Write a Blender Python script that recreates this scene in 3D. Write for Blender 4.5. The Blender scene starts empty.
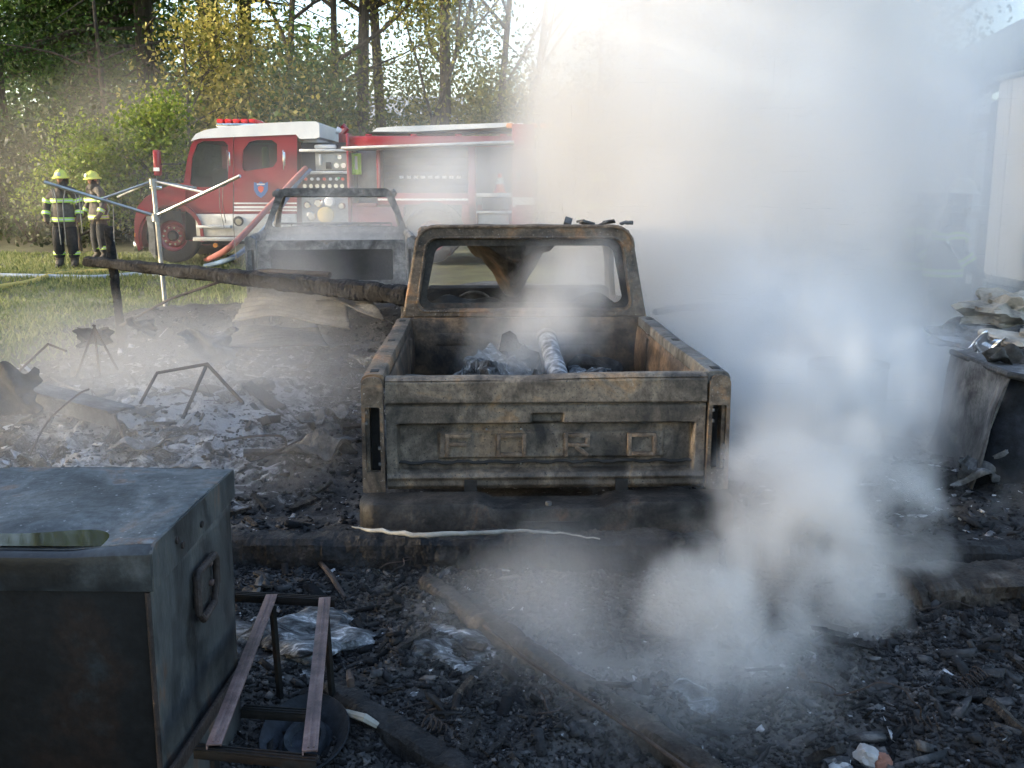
import bpy, bmesh, math, random
import numpy as np
from mathutils import Vector, Matrix, Euler

# ------------------------------------------------------------------ camera, sky, sun, exposure
S = bpy.context.scene
COL = S.collection
PITCH = math.atan(194 / 1024)
CAM = Vector((0, 0, 1.95))
cam = bpy.data.objects.new('camera', bpy.data.cameras.new('camera'))
COL.objects.link(cam); S.camera = cam
cam.location = CAM
cam.rotation_euler = (math.pi / 2 - PITCH, 0, 0)
cam.data.sensor_width = 36; cam.data.lens = 36
cam.data.clip_start = 0.05; cam.data.clip_end = 600

SUN_DIR = Vector((1.0, 0.15, -0.30)).normalized()          # the way the light travels: low, from the left
SUN_EL = math.asin(-SUN_DIR.z); SUN_AZ = math.atan2(-SUN_DIR.x, -SUN_DIR.y)
world = bpy.data.worlds.new('World'); S.world = world; world.use_nodes = True
wt = world.node_tree
sky = wt.nodes.new('ShaderNodeTexSky'); sky.sky_type = 'NISHITA'; sky.sun_disc = False
sky.sun_elevation = SUN_EL; sky.sun_rotation = SUN_AZ
sky.dust_density = 2.0; sky.air_density = 1.0; sky.ozone_density = 1.0
wt.links.new(sky.outputs[0], wt.nodes['Background'].inputs[0])
wt.nodes['Background'].inputs[1].default_value = 0.15
sl = bpy.data.lights.new('sun', 'SUN'); sl.energy = 2.2; sl.angle = math.radians(0.6); sl.color = (1.0, 0.89, 0.74)
sun = bpy.data.objects.new('sun', sl); COL.objects.link(sun)
sun.rotation_euler = SUN_DIR.to_track_quat('-Z', 'Y').to_euler()

S.view_settings.view_transform = 'Standard'; S.view_settings.look = 'None'
S.view_settings.gamma = 1.0; S.view_settings.use_curve_mapping = False
S.view_settings.exposure = 2.12
S.render.engine = 'CYCLES'
cy = S.cycles
cy.use_denoising = True; cy.use_adaptive_sampling = True; cy.adaptive_threshold = 0.04
cy.max_bounces = 8; cy.diffuse_bounces = 2; cy.glossy_bounces = 2; cy.transmission_bounces = 3
cy.transparent_max_bounces = 6; cy.volume_bounces = 5
cy.volume_step_rate = 7.0; cy.volume_max_steps = 256
cy.caustics_reflective = False; cy.caustics_refractive = False

# ------------------------------------------------------------------ helpers
R = math.radians
random.seed(7)
SP, CP = math.sin(PITCH), math.cos(PITCH)

def W(px, py, Y):
    """world point on the vertical plane y = Y that the photo shows at (px, py)"""
    r = (384 - py) / 1024
    u = (Y * SP - r * Y * CP) / (CP + r * SP)
    d = Y * CP + u * SP
    return Vector(((px - 512) / 1024 * d, Y, CAM.z - u))

def G(px, py, z):
    """world point at height z that the photo shows at (px, py)"""
    r = (384 - py) / 1024; u = CAM.z - z
    Y = (CP * u + r * SP * u) / (SP - r * CP)
    return W(px, py, Y)

def hash2(ix, iy, s):
    h = np.sin(ix * 127.1 + iy * 311.7 + s * 74.7) * 43758.5453
    return h - np.floor(h)

def vnoise(x, y, s=0):
    ix, iy = np.floor(x), np.floor(y); fx, fy = x - ix, y - iy
    fx = fx * fx * (3 - 2 * fx); fy = fy * fy * (3 - 2 * fy)
    a, b = hash2(ix, iy, s), hash2(ix + 1, iy, s); c, d = hash2(ix, iy + 1, s), hash2(ix + 1, iy + 1, s)
    return (a * (1 - fx) + b * fx) * (1 - fy) + (c * (1 - fx) + d * fx) * fy

def fbm(x, y, s=0, o=4):
    t = 0; a = 0.5; n = 0
    for k in range(o):
        t = t + a * vnoise(x, y, s + k); n += a; a *= 0.5; x = x * 2.03; y = y * 2.03
    return t / n

def sstep(a, b, x):
    t = np.clip((x - a) / (b - a), 0, 1); return t * t * (3 - 2 * t)

# ---- materials
MAT = {}
def mat(name, ramp, scale=4.0, rough=0.7, metal=0.0, bump=0.0, bscale=20.0, detail=6.0, spec=0.4, dist=0.0,
        specks=None, streak=None, island=None, coat=0.0, trans=0.0, rr=0.0, attr=False, grain=None):
    """noise -> colour ramp -> Principled; specks = (colour, scale, threshold); streak stretches the noise"""
    m = bpy.data.materials.new(name); m.use_nodes = True; t = m.node_tree; n = t.nodes; L = t.links.new
    p = n['Principled BSDF']; p.inputs['Roughness'].default_value = rough; p.inputs['Metallic'].default_value = metal
    p.inputs['Specular IOR Level'].default_value = spec; p.inputs['Coat Weight'].default_value = coat
    co = n.new('ShaderNodeTexCoord').outputs['Object']
    if streak:
        mp = n.new('ShaderNodeMapping'); mp.inputs['Scale'].default_value = streak; L(co, mp.inputs[0]); co2 = mp.outputs[0]
    else: co2 = co
    if not isinstance(ramp[0][0], (int, float)) or len(ramp) == 1:
        col = None; p.inputs['Base Color'].default_value = (*(ramp[0][1] if len(ramp[0]) == 2 else ramp[0]), 1); c = None
    else:
        nz = n.new('ShaderNodeTexNoise'); nz.inputs['Scale'].default_value = scale; nz.inputs['Detail'].default_value = detail
        nz.inputs['Roughness'].default_value = 0.6; nz.inputs['Distortion'].default_value = dist; L(co2, nz.inputs['Vector'])
        cr = n.new('ShaderNodeValToRGB'); e = cr.color_ramp.elements
        while len(e) < len(ramp): e.new(0.5)
        for k, (pos, cc) in enumerate(ramp): e[k].position = pos; e[k].color = (*cc, 1)
        fac = nz.outputs[0]
        if island is not None:
            gi = n.new('ShaderNodeNewGeometry'); ma = n.new('ShaderNodeMath'); ma.operation = 'MULTIPLY_ADD'; ma.use_clamp = True
            sb = n.new('ShaderNodeMath'); sb.operation = 'SUBTRACT'; sb.inputs[1].default_value = 0.5
            L(gi.outputs['Random Per Island'], sb.inputs[0]); L(sb.outputs[0], ma.inputs[0]); ma.inputs[1].default_value = island
            L(fac, ma.inputs[2]); fac = ma.outputs[0]
        L(fac, cr.inputs[0]); c = cr.outputs[0]
        if specks:
            sn = n.new('ShaderNodeTexNoise'); sn.inputs['Scale'].default_value = specks[1]; sn.inputs['Detail'].default_value = 3
            L(co, sn.inputs['Vector']); th = n.new('ShaderNodeMapRange'); th.inputs[1].default_value = specks[2]; th.inputs[2].default_value = specks[2] + 0.06
            L(sn.outputs[0], th.inputs[0]); mx = n.new('ShaderNodeMix'); mx.data_type = 'RGBA'
            L(th.outputs[0], mx.inputs[0]); L(c, mx.inputs[6]); mx.inputs[7].default_value = (*specks[0], 1); c = mx.outputs[2]
        if grain:
            gn = n.new('ShaderNodeTexNoise'); gn.inputs['Scale'].default_value = grain[0]; gn.inputs['Detail'].default_value = 8; gn.inputs['Roughness'].default_value = .75; L(co2, gn.inputs['Vector'])
            gr = n.new('ShaderNodeMapRange'); gr.inputs[1].default_value = .32; gr.inputs[2].default_value = .68; gr.inputs[3].default_value = 1 - grain[1]; gr.inputs[4].default_value = 1 + grain[1]; L(gn.outputs[0], gr.inputs[0])
            gm = n.new('ShaderNodeVectorMath'); gm.operation = 'SCALE'; L(c, gm.inputs[0]); L(gr.outputs[0], gm.inputs['Scale']); c = gm.outputs[0]
        L(c, p.inputs['Base Color'])
        if rr:
            rm = n.new('ShaderNodeMapRange'); rm.inputs[3].default_value = max(0.02, rough - rr); rm.inputs[4].default_value = min(1, rough + rr)
            L(nz.outputs[0], rm.inputs[0]); L(rm.outputs[0], p.inputs['Roughness'])
    if attr:
        # ash lies where the mesh's own 'ash' attribute says, broken up by noise
        at = n.new('ShaderNodeAttribute'); at.attribute_name = 'ash'; an = n.new('ShaderNodeTexNoise'); an.inputs['Scale'].default_value = 8.0; an.inputs['Detail'].default_value = 9; an.inputs['Roughness'].default_value = .7; an.inputs['Distortion'].default_value = .8; L(co, an.inputs['Vector'])
        a1 = n.new('ShaderNodeMath'); a1.operation = 'MULTIPLY_ADD'; L(at.outputs['Fac'], a1.inputs[0]); a1.inputs[1].default_value = .42; L(an.outputs[0], a1.inputs[2])
        mr = n.new('ShaderNodeMapRange'); mr.inputs[1].default_value = .74; mr.inputs[2].default_value = .90; L(a1.outputs[0], mr.inputs[0])
        mx = n.new('ShaderNodeMix'); mx.data_type = 'RGBA'; L(mr.outputs[0], mx.inputs[0]); L(c, mx.inputs[6]); mx.inputs[7].default_value = (.33, .33, .335, 1); c = mx.outputs[2]; L(c, p.inputs['Base Color'])
    if bump:
        bn = n.new('ShaderNodeTexNoise'); bn.inputs['Scale'].default_value = bscale; bn.inputs['Detail'].default_value = 5; L(co2, bn.inputs['Vector'])
        b = n.new('ShaderNodeBump'); b.inputs['Strength'].default_value = bump; b.inputs['Distance'].default_value = 0.02
        L(bn.outputs[0], b.inputs['Height']); L(b.outputs[0], p.inputs['Normal'])
    if trans:
        tr = n.new('ShaderNodeBsdfTranslucent'); ms = n.new('ShaderNodeMixShader'); ms.inputs[0].default_value = trans
        if c is not None: L(c, tr.inputs[0])
        L(p.outputs[0], ms.inputs[1]); L(tr.outputs[0], ms.inputs[2]); L(ms.outputs[0], n['Material Output'].inputs[0])
    MAT[name] = m
    return m

def flat(name, c, rough=0.5, metal=0.0, spec=0.4, coat=0.0, emit=None):
    m = bpy.data.materials.new(name); m.use_nodes = True; p = m.node_tree.nodes['Principled BSDF']
    p.inputs['Base Color'].default_value = (*c, 1); p.inputs['Roughness'].default_value = rough; p.inputs['Metallic'].default_value = metal
    p.inputs['Specular IOR Level'].default_value = spec; p.inputs['Coat Weight'].default_value = coat
    if emit: p.inputs['Emission Color'].default_value = (*emit[0], 1); p.inputs['Emission Strength'].default_value = emit[1]
    MAT[name] = m
    return m

# ---- mesh builder
class MB:
    def __init__(self): self.v = []; self.f = []
    def add(self, vs, fs):
        o = len(self.v); self.v += [tuple(v) for v in vs]; self.f += [tuple(i + o for i in f) for f in fs]; return self
    def box(self, c, s, bev=0.0, rot=None, seg=2):
        bm = bmesh.new(); bmesh.ops.create_cube(bm, size=1)
        for v in bm.verts: v.co = Vector((v.co.x * s[0], v.co.y * s[1], v.co.z * s[2]))
        if bev: bmesh.ops.bevel(bm, geom=bm.edges[:], offset=bev, segments=seg, affect='EDGES', profile=0.5)
        M = Matrix.Translation(c)
        if rot is not None: M = M @ (Euler(rot).to_matrix().to_4x4() if not isinstance(rot, Matrix) else rot.to_4x4())
        bm.verts.index_update()
        self.add([M @ v.co for v in bm.verts], [[v.index for v in f.verts] for f in bm.faces]); bm.free(); return self
    def beam(self, a, b, w, h, bev=0.0, roll=0.0):
        a, b = Vector(a), Vector(b); d = b - a; q = d.to_track_quat('Y', 'Z').to_matrix() @ Matrix.Rotation(roll, 3, 'Y')
        return self.box((a + b) / 2, (w, d.length, h), bev, q)
    def tube(self, pts, r, n=10, cap=True):
        pts = [Vector(p) for p in pts]; m = len(pts); rs = r if hasattr(r, '__len__') else [r] * m
        vs, fs = [], []; up = None
        for i, p in enumerate(pts):
            t = (pts[min(i + 1, m - 1)] - pts[max(i - 1, 0)])
            t = t.normalized() if t.length > 1e-9 else Vector((0, 0, 1))
            if up is None: up = t.orthogonal().normalized()
            else: up = (up - t * up.dot(t)); up = up.normalized() if up.length > 1e-6 else t.orthogonal().normalized()
            sd = t.cross(up)
            for k in range(n):
                a = 2 * math.pi * k / n; vs.append(p + (up * math.cos(a) + sd * math.sin(a)) * rs[i])
        for i in range(m - 1):
            for k in range(n):
                k2 = (k + 1) % n; fs.append((i * n + k, i * n + k2, (i + 1) * n + k2, (i + 1) * n + k))
        if cap: fs += [tuple(range(n))[::-1], tuple((m - 1) * n + k for k in range(n))]
        return self.add(vs, fs)
    def cyl(self, a, b, r, n=20): return self.tube([a, b], r, n)
    def prism(self, poly, depth, M):
        """polygon in local xy, extruded 0..depth along local z, placed by M"""
        n = len(poly); vs = [M @ Vector((x, y, 0)) for x, y in poly] + [M @ Vector((x, y, depth)) for x, y in poly]
        fs = [tuple(range(n))[::-1], tuple(range(n, 2 * n))] + [(i, (i + 1) % n, n + (i + 1) % n, n + i) for i in range(n)]
        return self.add(vs, fs)
    def ring(self, outer, inner, depth, M):
        """frame between two polygons with the same number of points"""
        n = len(outer); vs = []
        for z in (0, depth):
            vs += [M @ Vector((x, y, z)) for x, y in outer] + [M @ Vector((x, y, z)) for x, y in inner]
        fs = []
        for i in range(n):
            j = (i + 1) % n
            fs += [(i, n + i, n + j, j), (2 * n + i, 2 * n + j, 3 * n + j, 3 * n + i), (i, j, 2 * n + j, 2 * n + i), (n + i, 3 * n + i, 3 * n + j, n + j)]
        return self.add(vs, fs)
    def lathe(self, prof, n, M):
        """profile of (radius, height) turned about local z"""
        vs, fs = [], []
        for r, z in prof:
            for k in range(n):
                a = 2 * math.pi * k / n; vs.append(M @ Vector((r * math.cos(a), r * math.sin(a), z)))
        for i in range(len(prof) - 1):
            for k in range(n):
                k2 = (k + 1) % n; fs.append((i * n + k, i * n + k2, (i + 1) * n + k2, (i + 1) * n + k))
        return self.add(vs, fs)
    def sheet(self, fn, nu, nv):
        vs = [fn(i / nu, j / nv) for j in range(nv + 1) for i in range(nu + 1)]
        fs = [(j * (nu + 1) + i, j * (nu + 1) + i + 1, (j + 1) * (nu + 1) + i + 1, (j + 1) * (nu + 1) + i) for j in range(nv) for i in range(nu)]
        return self.add(vs, fs)
    def sweep(self, path, prof, caps=True, closed=True):
        """profile points given per station by prof(i) -> list of world points"""
        n = None; vs, fs = [], []
        for i in range(path):
            q = prof(i); n = len(q); vs += q
        rng = range(n) if closed else range(n - 1)
        for i in range(path - 1):
            for k in rng:
                k2 = (k + 1) % n; fs.append((i * n + k, i * n + k2, (i + 1) * n + k2, (i + 1) * n + k))
        if caps and closed: fs += [tuple(range(n))[::-1], tuple((path - 1) * n + k for k in range(n))]
        return self.add(vs, fs)
    def build(self, name, m, parent=None, smooth=35, thick=0.0):
        me = bpy.data.meshes.new(name); me.from_pydata([tuple(v) for v in self.v], [], self.f); me.validate()
        bm = bmesh.new(); bm.from_mesh(me); bmesh.ops.recalc_face_normals(bm, faces=bm.faces[:]); bm.to_mesh(me); bm.free()
        if smooth: me.shade_smooth(); me.set_sharp_from_angle(angle=R(smooth))
        if m is not None: me.materials.append(MAT[m] if isinstance(m, str) else m)
        o = bpy.data.objects.new(name, me); COL.objects.link(o); o.parent = parent
        if thick:
            md = o.modifiers.new('thickness', 'SOLIDIFY'); md.thickness = thick; md.offset = 0
        return o

def np_mesh(name, V, F, m, parent=None, smooth=False):
    """big meshes from arrays: V (n,3), F (m,k)"""
    V = np.asarray(V, np.float32); F = np.asarray(F, np.int32); k = F.shape[1]
    me = bpy.data.meshes.new(name); me.vertices.add(len(V)); me.vertices.foreach_set('co', V.ravel())
    me.loops.add(F.size); me.loops.foreach_set('vertex_index', F.ravel())
    me.polygons.add(len(F)); me.polygons.foreach_set('loop_start', np.arange(0, F.size, k, dtype=np.int32))
    if smooth: me.polygons.foreach_set('use_smooth', np.ones(len(F), bool))
    me.update(calc_edges=True)
    if m is not None: me.materials.append(MAT[m] if isinstance(m, str) else m)
    o = bpy.data.objects.new(name, me); COL.objects.link(o); o.parent = parent
    return o

def tag(o, label=None, cat=None, group=None, kind=None):
    if label: o['label'] = label
    if cat: o['category'] = cat
    if group: o['group'] = group
    if kind: o['kind'] = kind
    return o

def empty(name, loc, rz=0.0, label=None, cat=None, group=None):
    o = bpy.data.objects.new(name, None); COL.objects.link(o); o.location = loc; o.rotation_euler = (0, 0, rz)
    o.empty_display_size = 0.1
    return tag(o, label, cat, group)

def copy_tree(o, parent=None):
    c = o.copy(); COL.objects.link(c); c.parent = parent
    for ch in list(o.children): copy_tree(ch, c)
    return c

XZ = Matrix(((1, 0, 0, 0), (0, 0, 1, 0), (0, 1, 0, 0), (0, 0, 0, 1)))   # local x->x, y->z, z->y
YZ = Matrix(((0, 0, 1, 0), (1, 0, 0, 0), (0, 1, 0, 0), (0, 0, 0, 1)))   # local x->y, y->z, z->x
def TR(x, y, z): return Matrix.Translation((x, y, z))

def rtrap(wb, wt, zb, zt, rb, rt, n=6, xc=0.0):
    """rounded trapezoid, bottom half width wb at zb, top half width wt at zt"""
    out = []
    for (cx, cz, r, a0) in ((xc + wb - rb, zb + rb, rb, -90), (xc + wt - rt, zt - rt, rt, 0), (xc - wt + rt, zt - rt, rt, 90), (xc - wb + rb, zb + rb, rb, 180)):
        for k in range(n + 1):
            a = R(a0 + 90 * k / n); out.append((cx + r * math.cos(a), cz + r * math.sin(a)))
    return out

# ------------------------------------------------------------------ materials
mat('burnt_body', [(0.34, (0.022, 0.019, 0.016)), (0.44, (0.080, 0.060, 0.044)), (0.54, (0.145, 0.110, 0.078)), (0.63, (0.23, 0.125, 0.062)), (0.72, (0.29, 0.25, 0.20))],
    scale=3.4, rough=0.62, metal=0.15, bump=0.3, bscale=60, detail=10, dist=0.9, specks=((0.30, 0.28, 0.25), 70, 0.64), grain=(22, .55))
mat('burnt_gate', [(0.34, (0.030, 0.026, 0.022)), (0.45, (0.092, 0.074, 0.057)), (0.55, (0.165, 0.134, 0.102)), (0.64, (0.225, 0.145, 0.080)), (0.73, (0.30, 0.265, 0.22))],
    scale=3.0, rough=0.6, metal=0.1, bump=0.2, bscale=80, detail=10, dist=0.9, specks=((0.03, 0.028, 0.027), 90, 0.62), streak=(1.1, 1, .9), grain=(26, .55))
mat('letter_rust', [(0.34, (0.06, 0.045, 0.034)), (0.5, (0.15, 0.105, 0.072)), (0.68, (0.26, 0.19, 0.13))], scale=12, rough=.6, bump=.2, bscale=80, grain=(40, .5))  # rust of the letters, also the painted sunlit rim of the cab frame
mat('burnt_dark', [(0.34, (0.008, 0.008, 0.008)), (0.46, (0.024, 0.022, 0.020)), (0.58, (0.055, 0.047, 0.040)), (0.68, (0.09, 0.05, 0.03)), (0.76, (0.14, 0.13, 0.12))], scale=4, rough=.65, metal=.1, bump=.3, bscale=60, detail=10, dist=.8, grain=(24, .6))
mat('rust_bed', [(0.32, (0.018, 0.015, 0.013)), (0.5, (0.075, 0.050, 0.033)), (0.7, (0.20, 0.125, 0.070))], scale=4, rough=0.65, bump=0.3, bscale=50, detail=8, grain=(20, .6))
mat('soot', [(0.35, (0.010, 0.010, 0.010)), (0.6, (0.028, 0.026, 0.024)), (0.8, (0.06, 0.055, 0.05))], scale=5, rough=0.75, bump=0.4, bscale=40)
mat('burnt_grey', [(0.34, (0.028, 0.027, 0.026)), (0.48, (0.095, 0.092, 0.088)), (0.60, (0.155, 0.148, 0.135)), (0.72, (0.15, 0.09, 0.052))], scale=4, rough=0.65, metal=0.1, bump=0.3, bscale=50, detail=9, dist=.8, grain=(16, .6))
mat('burnt_pale', [(0.34, (0.05, 0.049, 0.047)), (0.47, (0.15, 0.147, 0.142)), (0.60, (0.25, 0.24, 0.225)), (0.72, (0.20, 0.125, 0.075))], scale=4, rough=.7, bump=.3, bscale=50, detail=9, dist=.8, grain=(16, .6))
mat('char', [(0.3, (0.007, 0.007, 0.008)), (0.6, (0.022, 0.021, 0.021)), (0.78, (0.075, 0.072, 0.07))], scale=9, rough=0.8, bump=0.9, bscale=34, spec=0.25, grain=(40, .6))
mat('char_brown', [(0.3, (0.012, 0.011, 0.010)), (0.55, (0.040, 0.033, 0.028)), (0.75, (0.10, 0.085, 0.07))], scale=8, rough=0.85, bump=0.9, bscale=34, spec=.2, grain=(40, .6))
mat('ash', [(0.3, (0.05, 0.05, 0.052)), (0.48, (0.16, 0.16, 0.165)), (0.68, (0.50, 0.50, 0.51))], scale=12, rough=0.95, bump=0.8, bscale=45, spec=0.1, island=0.5)
mat('chip', [(0.3, (0.008, 0.008, 0.009)), (0.6, (0.021, 0.021, 0.022)), (0.82, (0.050, 0.050, 0.052)), (0.95, (0.13, 0.12, 0.115))], scale=14, rough=0.85, bump=0.6, bscale=40, island=0.75, spec=0.2)
mat('burnt_ground', [(0.32, (0.010, 0.010, 0.010)), (0.50, (0.028, 0.026, 0.025)), (0.62, (0.060, 0.056, 0.053)), (0.78, (0.13, 0.13, 0.13))], scale=1.6, rough=0.85, bump=1.0, bscale=45, detail=10, dist=0.8, grain=(30, .6), specks=((0.34, 0.34, 0.35), 26, 0.67), attr=True)
mat('dirt_grass', [(0.30, (0.070, 0.055, 0.036)), (0.45, (0.095, 0.092, 0.045)), (0.6, (0.125, 0.125, 0.060)), (0.75, (0.18, 0.16, 0.10))], scale=0.9, rough=0.9, bump=0.5, bscale=12, detail=10)
mat('grass_blade', [(0.2, (0.10, 0.13, 0.040)), (0.5, (0.17, 0.205, 0.070)), (0.8, (0.30, 0.30, 0.13))], scale=0.7, rough=0.7, island=0.6, trans=0.35)
mat('steel_blue', [(0.34, (0.022, 0.024, 0.026)), (0.46, (0.058, 0.064, 0.068)), (0.56, (0.105, 0.115, 0.120)), (0.64, (0.14, 0.10, 0.080)), (0.72, (0.21, 0.22, 0.225))], grain=(30, .45), specks=((0.24, 0.25, 0.26), 55, 0.66), scale=3.6, rough=0.6, metal=0.05, spec=.3, bump=0.12, bscale=60, detail=9, dist=0.7, rr=0.15)
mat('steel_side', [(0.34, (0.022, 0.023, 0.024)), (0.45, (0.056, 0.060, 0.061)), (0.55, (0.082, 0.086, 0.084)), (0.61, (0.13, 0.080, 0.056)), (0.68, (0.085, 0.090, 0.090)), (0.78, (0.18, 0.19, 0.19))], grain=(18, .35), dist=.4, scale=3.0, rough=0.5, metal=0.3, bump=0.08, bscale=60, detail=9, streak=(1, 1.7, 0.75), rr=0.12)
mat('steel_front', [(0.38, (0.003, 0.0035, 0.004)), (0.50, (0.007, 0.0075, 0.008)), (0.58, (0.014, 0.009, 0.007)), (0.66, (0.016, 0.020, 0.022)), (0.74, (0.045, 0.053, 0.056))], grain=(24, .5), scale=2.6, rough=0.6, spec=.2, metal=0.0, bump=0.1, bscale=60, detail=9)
flat('puddle', (0.022, 0.020, 0.014), rough=0.06, spec=0.4)
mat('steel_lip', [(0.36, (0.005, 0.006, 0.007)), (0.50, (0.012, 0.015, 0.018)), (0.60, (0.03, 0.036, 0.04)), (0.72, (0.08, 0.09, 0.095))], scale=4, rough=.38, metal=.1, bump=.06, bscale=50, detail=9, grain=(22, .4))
mat('rust_dark', [(0.3, (0.012, 0.010, 0.010)), (0.55, (0.042, 0.030, 0.026)), (0.75, (0.09, 0.062, 0.050))], scale=9, rough=0.7, metal=0.2, bump=0.4, bscale=60)
mat('angle_iron', [(0.3, (0.065, 0.048, 0.047)), (0.55, (0.16, 0.105, 0.098)), (0.75, (0.23, 0.18, 0.17))], scale=9, rough=0.5, metal=0.25, bump=0.1, bscale=70, grain=(30, .3))
mat('galvanised', [(0.3, (0.30, 0.30, 0.29)), (0.6, (0.50, 0.50, 0.48)), (0.8, (0.62, 0.60, 0.56))], scale=8, rough=0.4, metal=0.7, bump=0.05, bscale=80)
mat('corrugated', [(0.34, (0.014, 0.014, 0.014)), (0.46, (0.040, 0.040, 0.040)), (0.58, (0.070, 0.069, 0.067)), (0.68, (0.06, 0.043, 0.032)), (0.78, (0.15, 0.148, 0.145))], scale=3.5, rough=0.7, metal=0.15, bump=0.3, bscale=50, detail=9, dist=.7, grain=(18, .6))
mat('scrap', [(0.3, (0.03, 0.031, 0.033)), (0.5, (0.095, 0.098, 0.102)), (0.7, (0.22, 0.225, 0.23))], scale=4.5, rough=0.75, metal=0.1, bump=0.6, bscale=40, detail=9, grain=(22, .6))
mat('crust', [(0.38, (0.02, 0.02, 0.022)), (0.5, (0.075, 0.08, 0.085)), (0.60, (0.17, 0.18, 0.19)), (0.68, (0.42, 0.43, 0.45))], scale=7, rough=0.9, bump=1.0, bscale=30, detail=9, dist=1.2, spec=.1, grain=(35, .6), streak=(1, 2.2, 1))
mat('scrap_blue', [(0.35, (0.007, 0.009, 0.012)), (0.6, (0.018, 0.022, 0.030)), (0.8, (0.05, 0.06, 0.07))], scale=4, rough=0.8, spec=.2, grain=(20, .5), bump=0.3, bscale=40)
mat('stone', [(0.3, (0.16, 0.15, 0.145)), (0.55, (0.34, 0.33, 0.32)), (0.75, (0.50, 0.49, 0.47))], scale=9, rough=0.9, bump=0.6, bscale=30)
mat('brick_red', [(0.3, (0.12, 0.05, 0.035)), (0.6, (0.27, 0.13, 0.09)), (0.8, (0.35, 0.24, 0.19))], scale=12, rough=0.9, bump=0.5, bscale=50)
# fire engine
mat('red_paint', [(0.3, (0.19, 0.007, 0.014)), (0.7, (0.26, 0.010, 0.018))], scale=1.5, rough=0.3, coat=0.6, spec=0.5)
mat('white_paint', [(0.3, (0.66, 0.66, 0.64)), (0.7, (0.80, 0.80, 0.78))], scale=2, rough=0.35, coat=0.3)
mat('tread_plate', [(0.3, (0.42, 0.42, 0.40)), (0.6, (0.60, 0.60, 0.58)), (0.8, (0.66, 0.63, 0.57))], scale=5, rough=0.42, metal=0.6, bump=0.5, bscale=45)
mat('chrome', [(0.3, (0.60, 0.60, 0.60)), (0.7, (0.80, 0.80, 0.79))], scale=4, rough=0.15, metal=1.0)
mat('tyre', [(0.3, (0.012, 0.012, 0.012)), (0.7, (0.030, 0.029, 0.028))], scale=9, rough=0.85, bump=0.4, bscale=30)
mat('dark_plastic', [(0.3, (0.012, 0.012, 0.013)), (0.7, (0.03, 0.03, 0.032))], scale=6, rough=0.5)
mat('dark_compartment', [(0.3, (0.020, 0.022, 0.024)), (0.7, (0.055, 0.058, 0.06))], scale=2, rough=0.6)
mat('panel_grey', [(0.3, (0.34, 0.34, 0.32)), (0.7, (0.46, 0.46, 0.44))], scale=6, rough=0.4, metal=0.4)
flat('window_glass', (0.03, 0.04, 0.04), rough=0.05, spec=0.8)
_t = MAT['window_glass'].node_tree; _m = _t.nodes.new('ShaderNodeMixShader'); _b = _t.nodes.new('ShaderNodeBsdfTransparent'); _b.inputs[0].default_value = (.75, .82, .80, 1); _m.inputs[0].default_value = .45
_t.links.new(_t.nodes['Principled BSDF'].outputs[0], _m.inputs[1]); _t.links.new(_b.outputs[0], _m.inputs[2]); _t.links.new(_m.outputs[0], _t.nodes['Material Output'].inputs[0])
flat('blue_paint', (0.05, 0.16, 0.42), 0.4); flat('orange_red', (0.75, 0.10, 0.03), 0.5); flat('lens_red', (0.55, 0.02, 0.02), 0.15, coat=0.6)
flat('lens_amber', (0.8, 0.30, 0.03), 0.15, coat=0.6); flat('white_plastic', (0.78, 0.78, 0.76), 0.4); flat('black_dial', (0.02, 0.02, 0.02), 0.4)
flat('green_lamp', (0.02, 0.4, 0.15), 0.3)
mat('hose_red', [(0.3, (0.26, 0.075, 0.065)), (0.7, (0.36, 0.14, 0.12))], scale=30, rough=0.7)
mat('hose_blue', [(0.3, (0.05, 0.10, 0.19)), (0.7, (0.10, 0.17, 0.28))], scale=30, rough=0.7)
mat('hose_yellow', [(0.3, (0.50, 0.36, 0.08)), (0.7, (0.66, 0.50, 0.16))], scale=30, rough=0.75)
mat('hose_grey', [(0.3, (0.30, 0.35, 0.40)), (0.7, (0.44, 0.48, 0.52))], scale=20, rough=0.75)
mat('pale_strip', [(0.3, (0.14, 0.135, 0.12)), (0.6, (0.30, 0.29, 0.26)), (0.8, (0.45, 0.43, 0.38))], scale=10, rough=0.8)
# people
mat('turnout', [(0.3, (0.050, 0.044, 0.036)), (0.6, (0.095, 0.082, 0.065)), (0.8, (0.13, 0.11, 0.085))], scale=14, rough=0.9, bump=0.5, bscale=18)
mat('turnout_pants', [(0.3, (0.012, 0.013, 0.014)), (0.7, (0.032, 0.032, 0.032))], scale=14, rough=0.9, bump=0.5, bscale=18)
flat('hi_vis', (0.50, 0.78, 0.10), 0.5); flat('silver_tape', (0.62, 0.64, 0.60), 0.4); flat('helmet_yellow', (0.72, 0.70, 0.12), 0.35, coat=0.4)
mat('skin', [(0.3, (0.36, 0.20, 0.14)), (0.7, (0.46, 0.27, 0.19))], scale=10, rough=0.6)
flat('glove', (0.10, 0.075, 0.05), 0.85); flat('boot', (0.015, 0.014, 0.013), 0.6); flat('helmet_white', (0.75, 0.72, 0.62), 0.4); flat('visor', (0.03, 0.03, 0.03), 0.2)
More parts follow.
